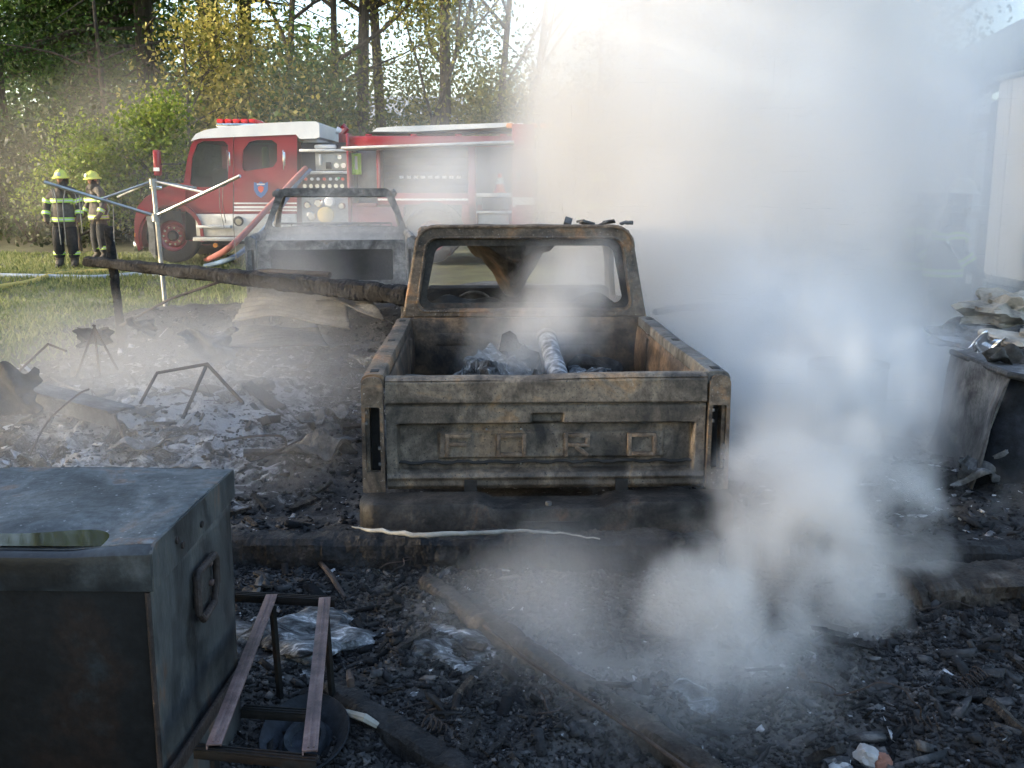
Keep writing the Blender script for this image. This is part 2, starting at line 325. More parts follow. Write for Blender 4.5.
# plants
mat('bark', [(0.3, (0.035, 0.028, 0.022)), (0.55, (0.085, 0.068, 0.052)), (0.75, (0.15, 0.12, 0.09))], scale=6, rough=0.95, bump=1.0, bscale=14, streak=(3, 3, 0.5))
def leafmat(nm, a, b, c, tr=0.45): mat(nm, [(0.15, a), (0.5, b), (0.85, c)], scale=0.55, rough=0.55, island=0.55, trans=tr, detail=2, spec=0.25)
leafmat('leaf_green', (0.030, 0.060, 0.014), (0.060, 0.115, 0.026), (0.13, 0.19, 0.045))
leafmat('leaf_olive', (0.07, 0.10, 0.020), (0.17, 0.19, 0.040), (0.34, 0.31, 0.075))
leafmat('leaf_yellow', (0.15, 0.155, 0.030), (0.32, 0.29, 0.065), (0.50, 0.42, 0.13))
leafmat('leaf_lime', (0.07, 0.12, 0.018), (0.16, 0.22, 0.035), (0.28, 0.31, 0.06))
leafmat('needle', (0.016, 0.028, 0.010), (0.036, 0.055, 0.018), (0.075, 0.085, 0.028), 0.2)
# buildings
mat('white_siding', [(0.3, (0.74, 0.73, 0.70)), (0.7, (0.86, 0.85, 0.82))], scale=1.2, rough=0.6, detail=5)
mat('roof_dark', [(0.3, (0.05, 0.052, 0.056)), (0.7, (0.11, 0.11, 0.115))], scale=8, rough=0.9, bump=0.4, bscale=30)
mat('brown_wood', [(0.3, (0.10, 0.05, 0.032)), (0.7, (0.20, 0.11, 0.07))], scale=8, rough=0.75, streak=(4, 4, 0.5))
mat('grey_roof', [(0.3, (0.22, 0.24, 0.26)), (0.7, (0.32, 0.34, 0.36))], scale=3, rough=0.8)
mat('mixed_rag', [(0.3, (0.10, 0.09, 0.08)), (0.45, (0.30, 0.27, 0.22)), (0.6, (0.42, 0.38, 0.32)), (0.75, (0.24, 0.10, 0.07))], scale=4, rough=0.85, bump=0.5, bscale=20)

# ------------------------------------------------------------------ the ground
def gz(x, y):
    x = np.asarray(x, float); y = np.asarray(y, float)
    return 0.36 * sstep(8.0, 13.5, y) + 0.020 * np.clip(y - 13, 0, 25) + 0.03 * (fbm(x * 0.35, y * 0.35, 11, 3) - 0.5)

def burn_edge(y):
    """x of the left edge of the burnt footprint"""
    y = np.asarray(y, float)
    return -5.05 + 0.0 * y + 0.25 * np.sin(y * 1.3) + 0.5 * sstep(12, 15, y)

def burn_mask(x, y):
    n = (fbm(x * 0.9, y * 0.9, 5, 3) - 0.5) * 1.6
    a = sstep(-0.5, 0.7, x - burn_edge(y) + n * 0.7)
    b = sstep(-0.4, 0.9, 14.6 + 0.25 * (x + 3).clip(-9, 9) + n - y)
    return a * b

def bz(x, y):
    """top of the burnt rubble"""
    x = np.asarray(x, float); y = np.asarray(y, float)
    rid = np.abs(fbm(x * 1.1, y * 1.1, 21, 4) - 0.5) * 2
    lump = fbm(x * 2.6, y * 2.6, 31, 4)
    heap = 0.20 * np.exp(-(((x + 2.7) / 1.6) ** 2 + ((y - 8.2) / 2.2) ** 2)) + 0.25 * np.exp(-(((x - 4.2) / 1.4) ** 2 + ((y - 6.0) / 1.5) ** 2)) + 0.5 * np.exp(-(((x - 5.4) / 1.3) ** 2 + ((y - 9.5) / 1.5) ** 2))
    fine = fbm(x * 9, y * 9, 41, 3)
    bedm = np.exp(-(((x + 2.6) / 1.7) ** 2 + ((y - 7.8) / 2.6) ** 2))
    crag = 1 - np.abs(fbm(x * 3.1 + 7, y * 3.1, 61, 4) - 0.5) * 4
    heap = heap + bedm * (0.10 * np.clip(crag, 0, 1) ** 2 + 0.05 * (fbm(x * 8, y * 8, 67, 3) - .5))
    h = 0.02 + 0.10 * (1 - rid) * lump + 0.10 * (lump - 0.35) + 0.05 * (fine - 0.5) + heap
    under = np.exp(-(((x - 0.15) / 1.0) ** 4 + ((y - 7.5) / 2.6) ** 4))
    h = h * (1 - 0.75 * under)
    return gz(x, y) + h

def grid_obj(name, xs, ys, zf, m, smooth=True):
    X, Y = np.meshgrid(xs, ys); Z = zf(X, Y)
    V = np.stack([X.ravel(), Y.ravel(), Z.ravel()], 1); nx, ny = len(xs), len(ys)
    i = np.arange(nx - 1)[None, :] + nx * np.arange(ny - 1)[:, None]
    F = np.stack([i, i + 1, i + nx + 1, i + nx], -1).reshape(-1, 4)
    return np_mesh(name, V, F, m, None, smooth)

xs = np.concatenate([np.linspace(-300, -30, 12), np.linspace(-26, 26, 105), np.linspace(30, 300, 12)])
ys = np.concatenate([np.linspace(-60, -6, 8), np.linspace(-4, 45, 99), np.linspace(50, 420, 14)])
tag(grid_obj('lawn', xs, ys, lambda x, y: gz(x, y) - 0.30 * burn_mask(x, y) * (y > -3), 'dirt_grass'), kind='structure')

def burn_z(x, y):
    m = burn_mask(x, y)
    return bz(x, y) * m + (gz(x, y) - 0.05) * (1 - m)
xs = np.arange(-6.0, 9.0, 0.042)
ys = np.concatenate([np.arange(0.6, 6.5, 0.026), np.arange(6.5, 11, 0.045), np.arange(11, 17.5, 0.09)])
bg = tag(grid_obj('burnt_ground', xs, ys, burn_z, 'burnt_ground'), kind='structure')
X_, Y_ = np.meshgrid(xs, ys)
def ash_amount(x, y):
    return 1.0 * np.exp(-(((x + 2.5) / 1.5) ** 2 + ((y - 8.0) / 2.3) ** 2)) + .55 * np.exp(-(((x + 2.8) / 1.3) ** 2 + ((y - 5.6) / 1.0) ** 2)) + .25 * np.exp(-(((x - 3.2) / 1.5) ** 2 + ((y - 6.2) / 1.6) ** 2)) + .25 * np.exp(-(((x + .7) / .5) ** 2 + ((y - 3.6) / .5) ** 2))
at_ = bg.data.attributes.new('ash', 'FLOAT', 'POINT'); at_.data.foreach_set('value', ash_amount(X_, Y_).clip(0, 1).ravel().astype(np.float32))

# ---- grass blades (too many to count)
rng = np.random.default_rng(3)
def grass():
    n = 95000
    x = rng.uniform(-14, -2.2, n); y = 8.0 + 15 * rng.uniform(0, 1, n) ** 1.15
    keep = (x > -0.56 * y - 0.8) & (x < -0.05 * y) & (rng.uniform(0, 1, n) > burn_mask(x, y) * 1.25) & (fbm(x * 1.2, y * 1.2, 71, 3) + rng.uniform(-.25, .25, n) > 0.36)
    x, y = x[keep], y[keep]; n = len(x); z = gz(x, y)
    h = rng.uniform(0.03, 0.09, n) * (0.6 + fbm(x * 0.8, y * 0.8, 77, 3)); a = rng.uniform(0, 6.28, n); w = rng.uniform(0.006, 0.013, n) * (1 + y / 24)
    lx, ly = rng.normal(0, 0.035, n), rng.normal(0, 0.035, n)
    V = np.empty((n, 3, 3)); dx, dy = np.cos(a) * w, np.sin(a) * w
    V[:, 0] = np.stack([x - dx, y - dy, z - .01], 1); V[:, 1] = np.stack([x + dx, y + dy, z - .01], 1); V[:, 2] = np.stack([x + lx, y + ly, z + h], 1)
    tag(np_mesh('grass', V.reshape(-1, 3), np.arange(3 * n).reshape(-1, 3), 'grass_blade'), 'short mown grass of the lawn beside the burnt area', 'grass', kind='stuff')
grass()

# ---- rubble: chips of char and flakes of ash (too many to count)
CUBE = np.array([[-1, -1, -1], [1, -1, -1], [1, 1, -1], [-1, 1, -1], [-1, -1, 1], [1, -1, 1], [1, 1, 1], [-1, 1, 1]]) * 0.5
CF = np.array([[0, 3, 2, 1], [4, 5, 6, 7], [0, 1, 5, 4], [1, 2, 6, 5], [2, 3, 7, 6], [3, 0, 4, 7]])
def rotmats(n, tilt):
    a = rng.uniform(0, 6.283, n); t = rng.normal(0, tilt, n); r = rng.normal(0, tilt, n)
    ca, sa, ct, st, cr, sr = np.cos(a), np.sin(a), np.cos(t), np.sin(t), np.cos(r), np.sin(r); o = np.zeros(n); e = np.ones(n)
    Z = np.stack([ca, -sa, o, sa, ca, o, o, o, e], 1).reshape(-1, 3, 3)
    X = np.stack([e, o, o, o, ct, -st, o, st, ct], 1).reshape(-1, 3, 3)
    Y = np.stack([cr, o, sr, o, e, o, -sr, o, cr], 1).reshape(-1, 3, 3)
    return Z @ X @ Y

def chips(name, x, y, sx, sy, sz, m, label, tilt=0.45, jit=0.35, lift=0.3, zf=None):
    n = len(x); V = np.repeat(CUBE[None], n, 0) * (1 + rng.uniform(-jit, jit, (n, 8, 3)))
    V *= np.stack([sx, sy, sz], 1)[:, None, :]
    V = np.einsum('nij,nkj->nki', rotmats(n, tilt), V)
    z = (zf or burn_z)(x, y) + sz * lift
    V += np.stack([x, y, z], 1)[:, None, :]
    F = (CF[None] + 8 * np.arange(n)[:, None, None]).reshape(-1, 4)
    return tag(np_mesh(name, V.reshape(-1, 3), F, m), label, 'rubble', kind='stuff')

def scatter(n, x0, x1, y0, y1, near=1.0):
    y = y0 + (y1 - y0) * rng.uniform(0, 1, n) ** near; x = rng.uniform(x0, x1, n)
    k = (np.abs(x) < 0.56 * y + 0.7) & (rng.uniform(0, 1, n) < burn_mask(x, y)); return x[k], y[k]

TRK = lambda x, y: (np.abs(x - 0.15 + (y - 5.5) * 0.035) < 1.0) & (y > 5.2) & (y < 10.6)
x, y = scatter(80000, -5.2, 7, 1.5, 13, 1.7); k = ~TRK(x, y); x, y = x[k], y[k]; n = len(x)
s = rng.lognormal(-4.35, 0.55, n).clip(0.005, 0.045) * np.where(y < 5.5, 0.75 + 0.07 * y, 0.95)
chips('char_rubble', x, y, s * rng.uniform(1.0, 4.0, n) * np.where(y > 5.5, .6, 1), s * rng.uniform(.5, 1.1, n), s * rng.uniform(.25, .6, n), 'chip', 'loose black char crumbs covering the burnt ground')
# the finest crumbs close to the camera
x, y = scatter(75000, -2.6, 3.0, 1.7, 5.2, 1.0); k = ~TRK(x, y); x, y = x[k], y[k]; n = len(x)
s = rng.lognormal(-5.0, 0.45, n).clip(0.003, 0.014)
chips('char_rubble', x, y, s * rng.uniform(1.0, 3.0, n), s, s * rng.uniform(.4, .9, n), 'chip', 'fine black crumbs between the larger char pieces in the foreground', lift=.4)
# flakes of pale ash: thick on the left bed, thin elsewhere
x, y = scatter(60000, -5.2, 7, 1.6, 13, 1.15)
den = 0.035 + 0.85 * np.exp(-(((x + 2.6) / 1.35) ** 2 + ((y - 8.3) / 2.0) ** 2)) + 0.35 * np.exp(-(((x + 3.0) / 1.2) ** 2 + ((y - 5.9) / 1.0) ** 2)) + 0.10 * np.exp(-(((x - 3.5) / 1.5) ** 2 + ((y - 6.0) / 1.6) ** 2))
den = den * sstep(0.40, 0.62, fbm(x * 1.7, y * 1.7, 55, 3)) * 2.0
k = (rng.uniform(0, 1, len(x)) < den) & ~TRK(x, y); x, y = x[k], y[k]; n = len(x)
s = rng.lognormal(-3.95, 0.6, n).clip(0.005, 0.075) * (0.35 + 0.085 * y).clip(.5, 1.2)
chips('ash_rubble', x, y, s * rng.uniform(.8, 2.6, n), s, s * rng.uniform(.06, .25, n), 'ash', 'pale grey ash flakes drifted over the burnt ground', tilt=0.35, jit=0.45, lift=0.5)

# ------------------------------------------------------------------ trees
def grow_tree(seed, H, r0, levels=4, fork=0.38, spread=0.75, up=0.25, first=0.28, nb=(3, 5), lean=(0, 0), leaves=9000, lsize=0.16, clump=0.55, zmax=11.0, droop=0.0):
    rg = random.Random(seed); tubes = []; tips = []
    def limb(p, d, L, r, lev):
        m = 5 if lev < 2 else 3; pts = [p.copy()]; rs = [r]; q = p.copy(); dd = d.copy()
        for i in range(m):
            dd = (dd + Vector((rg.gauss(0, .12 if lev else .025), rg.gauss(0, .12 if lev else .025), rg.gauss(0, .07) + up * 0.12 * (lev > 0) - droop * 0.1 * lev))).normalized()
            q = q + dd * (L / m); pts.append(q.copy()); rs.append(max(0.006, r * (1 - 0.75 * (i + 1) / m)))
        tubes.append((pts, rs, 8 if lev == 0 else (6 if lev == 1 else 4)))
        if lev >= levels - 1:
            tips.extend(pts[1:]); return
        if lev >= levels - 2: tips.extend(pts[2:])
        k = rg.randint(*nb) + (3 if lev == 0 else 0)
        for i in range(k):
            f = (first if lev == 0 else 0.3) + (1 - (first if lev == 0 else 0.3)) * (i + rg.random()) / k
            j = min(m - 1, int(f * m)); t = f * m - j; b = pts[j].lerp(pts[j + 1], t); rr = rs[j] * (1 - t) + rs[j + 1] * t
            a = rg.uniform(0, 6.283); side = Vector((math.cos(a), math.sin(a), rg.uniform(-.1, .5)))
            nd = (dd * (1 - spread) + side * spread).normalized()
            limb(b, nd, L * (rg.uniform(.30, .52) if lev == 0 else rg.uniform(.45, .7)) * (1.15 - 0.5 * f if lev == 0 else 1), rr * rg.uniform(.5, .75), lev + 1)
    limb(Vector((0, 0, -0.2)), Vector((lean[0], lean[1], 1)).normalized(), H, r0, 0)
    mb = MB()
    for pts, rs, n in tubes: mb.tube(pts, rs, n, cap=False)
    T = np.array([t[:] for t in tips]); g = np.random.default_rng(seed)
    w = np.where(T[:, 2] > zmax, 0.22, 1.0); w /= w.sum()
    c = T[g.choice(len(T), leaves, p=w)] + g.normal(0, clump, (leaves, 3)) * np.array([1, 1, .7])
    c = c[c[:, 2] > 0.5]
    return mb, c

def leaf_mesh(name, c, size, m, parent, seed, asp=0.62):
    g = np.random.default_rng(seed + 999); n = len(c)
    a = g.normal(size=(n, 3)); a /= np.linalg.norm(a, axis=1)[:, None]
    b = np.cross(a, g.normal(size=(n, 3))); b /= np.linalg.norm(b, axis=1)[:, None] + 1e-9
    s = size * g.uniform(.55, 1.25, n)[:, None]
    V = np.stack([c - a * s * .5, c + b * s * asp * .5, c + a * s * .5, c - b * s * asp * .5], 1)
    return np_mesh(name, V.reshape(-1, 3), np.arange(4 * n).reshape(-1, 4), m, parent)

def conifer(seed, H, r0, zmax=12, leaves=9000, bare=0.12, bl=0.24):
    rg = random.Random(seed); mb = MB(); mb.tube([(0, 0, -.2), (0.05, 0, H * .5), (0, 0, H)], [r0, r0 * .62, .03], 9, False); C = []
    g = np.random.default_rng(seed); z = H * bare
    while z < H * 0.97:
        a = rg.uniform(0, 6.28); L = bl * (H - z) * rg.uniform(.6, 1.1) + 0.5; L = min(L, 4.2)
        dn = rg.uniform(-.45, -.05); e = Vector((math.cos(a) * L, math.sin(a) * L, dn * L)); p = Vector((0, 0, z))
        if rg.random() < (0.55 if z < H * .3 else 1.0):
            mb.tube([p, p + e * .5 + Vector((0, 0, .08 * L)), p + e], [.05 * L / 3 + .012, .022, .008], 4, False)
            k = int(leaves / 90 * (1 if z < zmax else .3)); t = g.uniform(.25, 1.05, k)[:, None]
            q = np.array(p[:])[None] + np.array(e[:])[None] * t + g.normal(0, 1, (k, 3)) * np.array([.20, .20, .16]) * (1.1 - .5 * t); q[:, 2] -= g.uniform(0, .3, k); C.append(q)
        z += rg.uniform(.12, .34)
    return mb, np.concatenate(C)

def place_tree(name, px, Y, label, kind, seed, leafm, group='trees at the edge of the wood', rz=0.0, x=None, **kw):
    X = (px - 512) / 1024 * Y * 1.0 if x is None else x
    root = empty(name, (X, Y, float(gz(X, Y))), rz, label, 'tree', group)
    ls = kw.pop('lsize', 0.16)
    mb, c = (conifer(seed, **kw) if kind == 'conifer' else grow_tree(seed, lsize=ls, **kw))
    mb.build('trunk', 'bark', root, smooth=60)
    leaf_mesh('crown', c, ls, leafm, root, seed, 0.3 if kind == 'conifer' else 0.62)
    return root

TREES = [
 # name, px, Y, label, kind, leaf, params
 ('maple_tree', 20, 32, 'big dense green maple filling the upper left corner', 'b', 'leaf_green', dict(H=15, r0=.30, leaves=34000, lsize=.19, first=.10, spread=.8, clump=.75, zmax=9)),
 ('maple_tree', -50, 31, 'dark green maple cut off by the edge of the picture left of the big maple', 'b', 'leaf_green', dict(H=13, r0=.28, leaves=20000, lsize=.19, first=.14, spread=.8, clump=.7, zmax=8)),
 ('maple_tree', 85, 35, 'dense green maple showing between the big maple and the dark fir', 'b', 'leaf_green', dict(H=14, r0=.26, leaves=22000, lsize=.19, first=.1, spread=.8, clump=.75, zmax=9)),
 ('fir_tree', 112, 34, 'tall dark fir just right of the big green maple', 'conifer', 'needle', dict(H=22, r0=.30, zmax=9, leaves=7500, lsize=.26, bare=.05)),
 ('fir_tree', 160, 32, 'tall thick trunked fir above the young lime green tree', 'conifer', 'needle', dict(H=24, r0=.34, zmax=9, leaves=4200, lsize=.26, bare=.08)),
 ('fir_tree', 222, 31, 'thick straight fir trunk rising above the engine cab light bar', 'conifer', 'needle', dict(H=25, r0=.38, zmax=9, leaves=2600, lsize=.25, bare=.14)),
 ('fir_tree', 256, 33, 'slimmer dark fir trunk above the rear half of the engine cab', 'conifer', 'needle', dict(H=23, r0=.28, zmax=9, leaves=2400, lsize=.25, bare=.16)),
 ('alder_tree', 198, 26.5, 'golden leaved alder catching the sun above the cab windscreen', 'b', 'leaf_yellow', dict(H=5.2, r0=.08, leaves=3600, lsize=.13, first=.25, clump=.40, zmax=9)),
 ('alder_tree', 120, 28.5, 'sunlit olive alder in front of the dark fir beside the big maple', 'b', 'leaf_green', dict(H=9, r0=.10, leaves=7000, lsize=.13, first=.3, clump=.5, zmax=9)),
 ('alder_tree', 292, 29, 'loose olive leaved alder above the back of the engine cab', 'b', 'leaf_olive', dict(H=12, r0=.13, leaves=14000, lsize=.13, first=.2, clump=.6, zmax=9)),
 ('alder_tree', 340, 30, 'thin leaning alder trunk above the deck gun', 'b', 'leaf_yellow', dict(H=14, r0=.13, leaves=12000, lsize=.13, first=.25, clump=.6, lean=(.04, 0), zmax=9)),
 ('oak_tree', 366, 30, 'thick dark double trunk with olive leaves above the pump panel', 'b', 'leaf_olive', dict(H=16, r0=.21, leaves=13000, lsize=.13, first=.3, clump=.65, zmax=9)),
 ('oak_tree', 386, 31, 'tall dark trunk close beside the double trunk above the pump panel', 'b', 'leaf_olive', dict(H=17, r0=.18, leaves=11000, lsize=.13, first=.35, clump=.65, lean=(-.02, 0), zmax=9)),
 ('alder_tree', 396, 29, 'alder with long limbs leaning to the upper right over the engine body', 'b', 'leaf_yellow', dict(H=10, r0=.10, leaves=8000, lsize=.13, first=.2, clump=.5, lean=(.34, 0), spread=.5, zmax=9)),
 ('oak_tree', 446, 29, 'sunlit straight brown trunk above the middle of the engine body', 'b', 'leaf_yellow', dict(H=17, r0=.19, leaves=11000, lsize=.13, first=.25, clump=.6, zmax=9)),
 ('alder_tree', 493, 29, 'slender twin trunk above the rear of the engine', 'b', 'leaf_olive', dict(H=14, r0=.12, leaves=4000, lsize=.12, first=.22, clump=.5, spread=.45, zmax=9)),
 ('alder_tree', 522, 30, 'bare branching trunk against the white sky beside the smoke', 'b', 'leaf_yellow', dict(H=13, r0=.15, leaves=2200, lsize=.12, first=.2, clump=.5, spread=.55, lean=(.05, 0), zmax=9)),
 ('fir_tree', 596, 36, 'pale young fir half lost in the smoke right of the bare trunk', 'conifer', 'needle', dict(H=9, r0=.13, zmax=9, leaves=4000, lsize=.22, bare=.1)),
 ('fir_tree', 640, 34, 'tall fir showing faintly through the smoke above the pickup', 'conifer', 'needle', dict(H=20, r0=.3, zmax=9, leaves=4200, lsize=.26, bare=.1)),
 ('maple_tree', 740, 33, 'broad maple hidden deep in the thick smoke', 'b', 'leaf_green', dict(H=13, r0=.26, leaves=11000, lsize=.2, first=.2, clump=.7, zmax=9)),
 ('maple_tree', 900, 36, 'broad maple behind the smoke near the gabled house', 'b', 'leaf_green', dict(H=13, r0=.26, leaves=11000, lsize=.2, first=.2, clump=.7, zmax=9)),
 ('sapling', 84, 23.6, 'small sunlit lime green tree behind the two firefighters', 'b', 'leaf_lime', dict(H=2.5, r0=.05, leaves=6500, lsize=.10, first=.12, clump=.30, spread=.8)),
 ('sapling', 162, 24, 'slender young lime green tree between the firefighters and the engine', 'b', 'leaf_lime', dict(H=2.9, r0=.05, leaves=6000, lsize=.10, first=.04, clump=.28, spread=.6)),
]
for i, (nm, px, Y, lab, kind, lm, kw) in enumerate(TREES):
    place_tree(nm, px, Y, lab, kind, 40 + i, lm, **kw)

# understory shrubs along the foot of the wood
def shrub(px, Y, H, w, lm, n, ls, label, seed):
    X = (px - 512) / 1024 * Y; root = empty('shrub', (X, Y, float(gz(X, Y))), 0, label, 'shrub', 'shrubs along the foot of the wood')
    g = np.random.default_rng(seed); rg = random.Random(seed); st = MB(); pts = []
    for k in range(9):
        a = rg.uniform(0, 6.28); q = Vector((math.cos(a) * w * rg.uniform(.2, .8), math.sin(a) * w * rg.uniform(.2, .8), H * rg.uniform(.5, .95)))
        st.tube([(0, 0, -.1), q * .5 + Vector((0, 0, .1 * H)), q], [.035, .022, .008], 4, False)
        pts += [q, q * .75, q * .5 + Vector((0, 0, .1 * H))]
    pts += [Vector((rg.uniform(-w, w), rg.uniform(-w, w), rg.uniform(.1, .6) * H)) for _ in range(14)]
    P = np.array([p[:] for p in pts]); c = P[g.integers(0, len(P), n)] + g.normal(0, 1, (n, 3)) * np.array([.27 * w + .1, .27 * w + .1, .12 * H + .08]); c[:, 2] = np.abs(c[:, 2])
    st.build('stems', 'bark', root, 60); leaf_mesh('foliage', c, ls, lm, root, seed)
SH = [(-10, 30, 3.2, 1.8, 'leaf_green', 'dark green shrub at the left edge behind the lawn'), (36, 26.5, 3.2, 2.0, 'needle', 'dark evergreen shrub under the big maple'),
      (112, 26.5, 3.6, 2.0, 'needle', 'dark evergreen shrub in the shade behind the two firefighters'), (190, 29, 4.0, 1.7, 'leaf_olive', 'olive shrub behind the engine bonnet'),
      (240, 30, 5.0, 1.9, 'leaf_olive', 'olive shrub behind the engine light bar'), (270, 28, 5.2, 1.7, 'leaf_yellow', 'yellowing shrub above the engine cab roof'), (312, 28, 5.4, 1.6, 'leaf_green', 'green shrub behind the gap between cab and pump panel'),
      (345, 30, 5.2, 1.7, 'leaf_olive', 'olive shrub behind the deck gun'), (470, 30, 4.9, 1.6, 'leaf_yellow', 'yellow green shrub above the middle of the hose bed cover'), (420, 36, 5.0, 1.5, 'leaf_green', 'small green shrub below the distant grey roof'),
      (510, 29, 5.0, 1.5, 'leaf_olive', 'olive shrub at the foot of the bare trunks'), (545, 31, 4.7, 1.5, 'leaf_olive', 'olive shrub at the left edge of the smoke'), (620, 31, 4.4, 1.9, 'leaf_olive', 'shrub deep in the smoke behind the pickup roof'), (-60, 29, 3.4, 1.8, 'leaf_green', 'shrub half cut off at the left edge under the maples'),
      (80, 30, 4.6, 1.9, 'leaf_green', 'tall dark shrub right of the big maple trunk'), (155, 30, 4.0, 1.8, 'needle', 'dark evergreen shrub behind the slender young tree')]
for i, (px, Y, H, w, lm, lab) in enumerate(SH): shrub(px, Y, H, w, lm, 6500, 0.15, lab, 300 + i)

# the wood behind, one mass of foliage
g = np.random.default_rng(8); n = 60000
x = g.uniform(-55, 45, n); y = g.uniform(48, 60, n); hh = 3.6 + 3.2 * fbm(x * .14, y * .1, 91, 3) + np.where(x < -8, 5.0, 0) * fbm(x * .3, y * .1, 93, 3)
c = np.stack([x, y, gz(x, y) + hh * g.uniform(0, 1, n) ** .8], 1)
tag(leaf_mesh('woods', c, 0.42, 'leaf_green', None, 5), 'dark mass of distant woods behind the trees', 'woods', kind='stuff')

# trees outside the frame that keep the foreground in shade
for i, (X, Y) in enumerate([(-13.5, -7.4), (-12.5, -3.2), (-14.5, -1.2), (-15, -12)]):
    place_tree('maple_tree', 0, Y, ['dense maple outside the frame behind the tool chest', 'dense maple outside the frame level with the tool chest', 'dense maple outside the frame level with the charred sill', 'dense maple outside the frame behind the camera'][i],
               'b', 70 + i, 'leaf_green', 'trees outside the frame', x=X, H=10, r0=.28, leaves=15000, lsize=.30, first=.08, spread=.85, clump=.8, zmax=20)
for i, (X, Y, n_) in enumerate([(-21, 1.2, 6500), (-23, 4.6, 8000), (-22, 8.0, 7500), (-25, 11.0, 3000)]):  # alders added out of view to hold the sun off the smoke bank
    place_tree('alder_tree', 0, Y, ['tall thin crowned alder outside the frame beyond the shade maples', 'tall thin crowned alder outside the frame level with the ash bed', 'tall thin crowned alder outside the frame level with the long charred pole', 'tall thin crowned alder outside the frame level with the clothes dryer'][i],
               'b', 90 + i, 'leaf_green', 'trees outside the frame', x=X, H=15, r0=.22, leaves=n_, lsize=.42, first=.22, spread=.8, clump=.9, zmax=30)

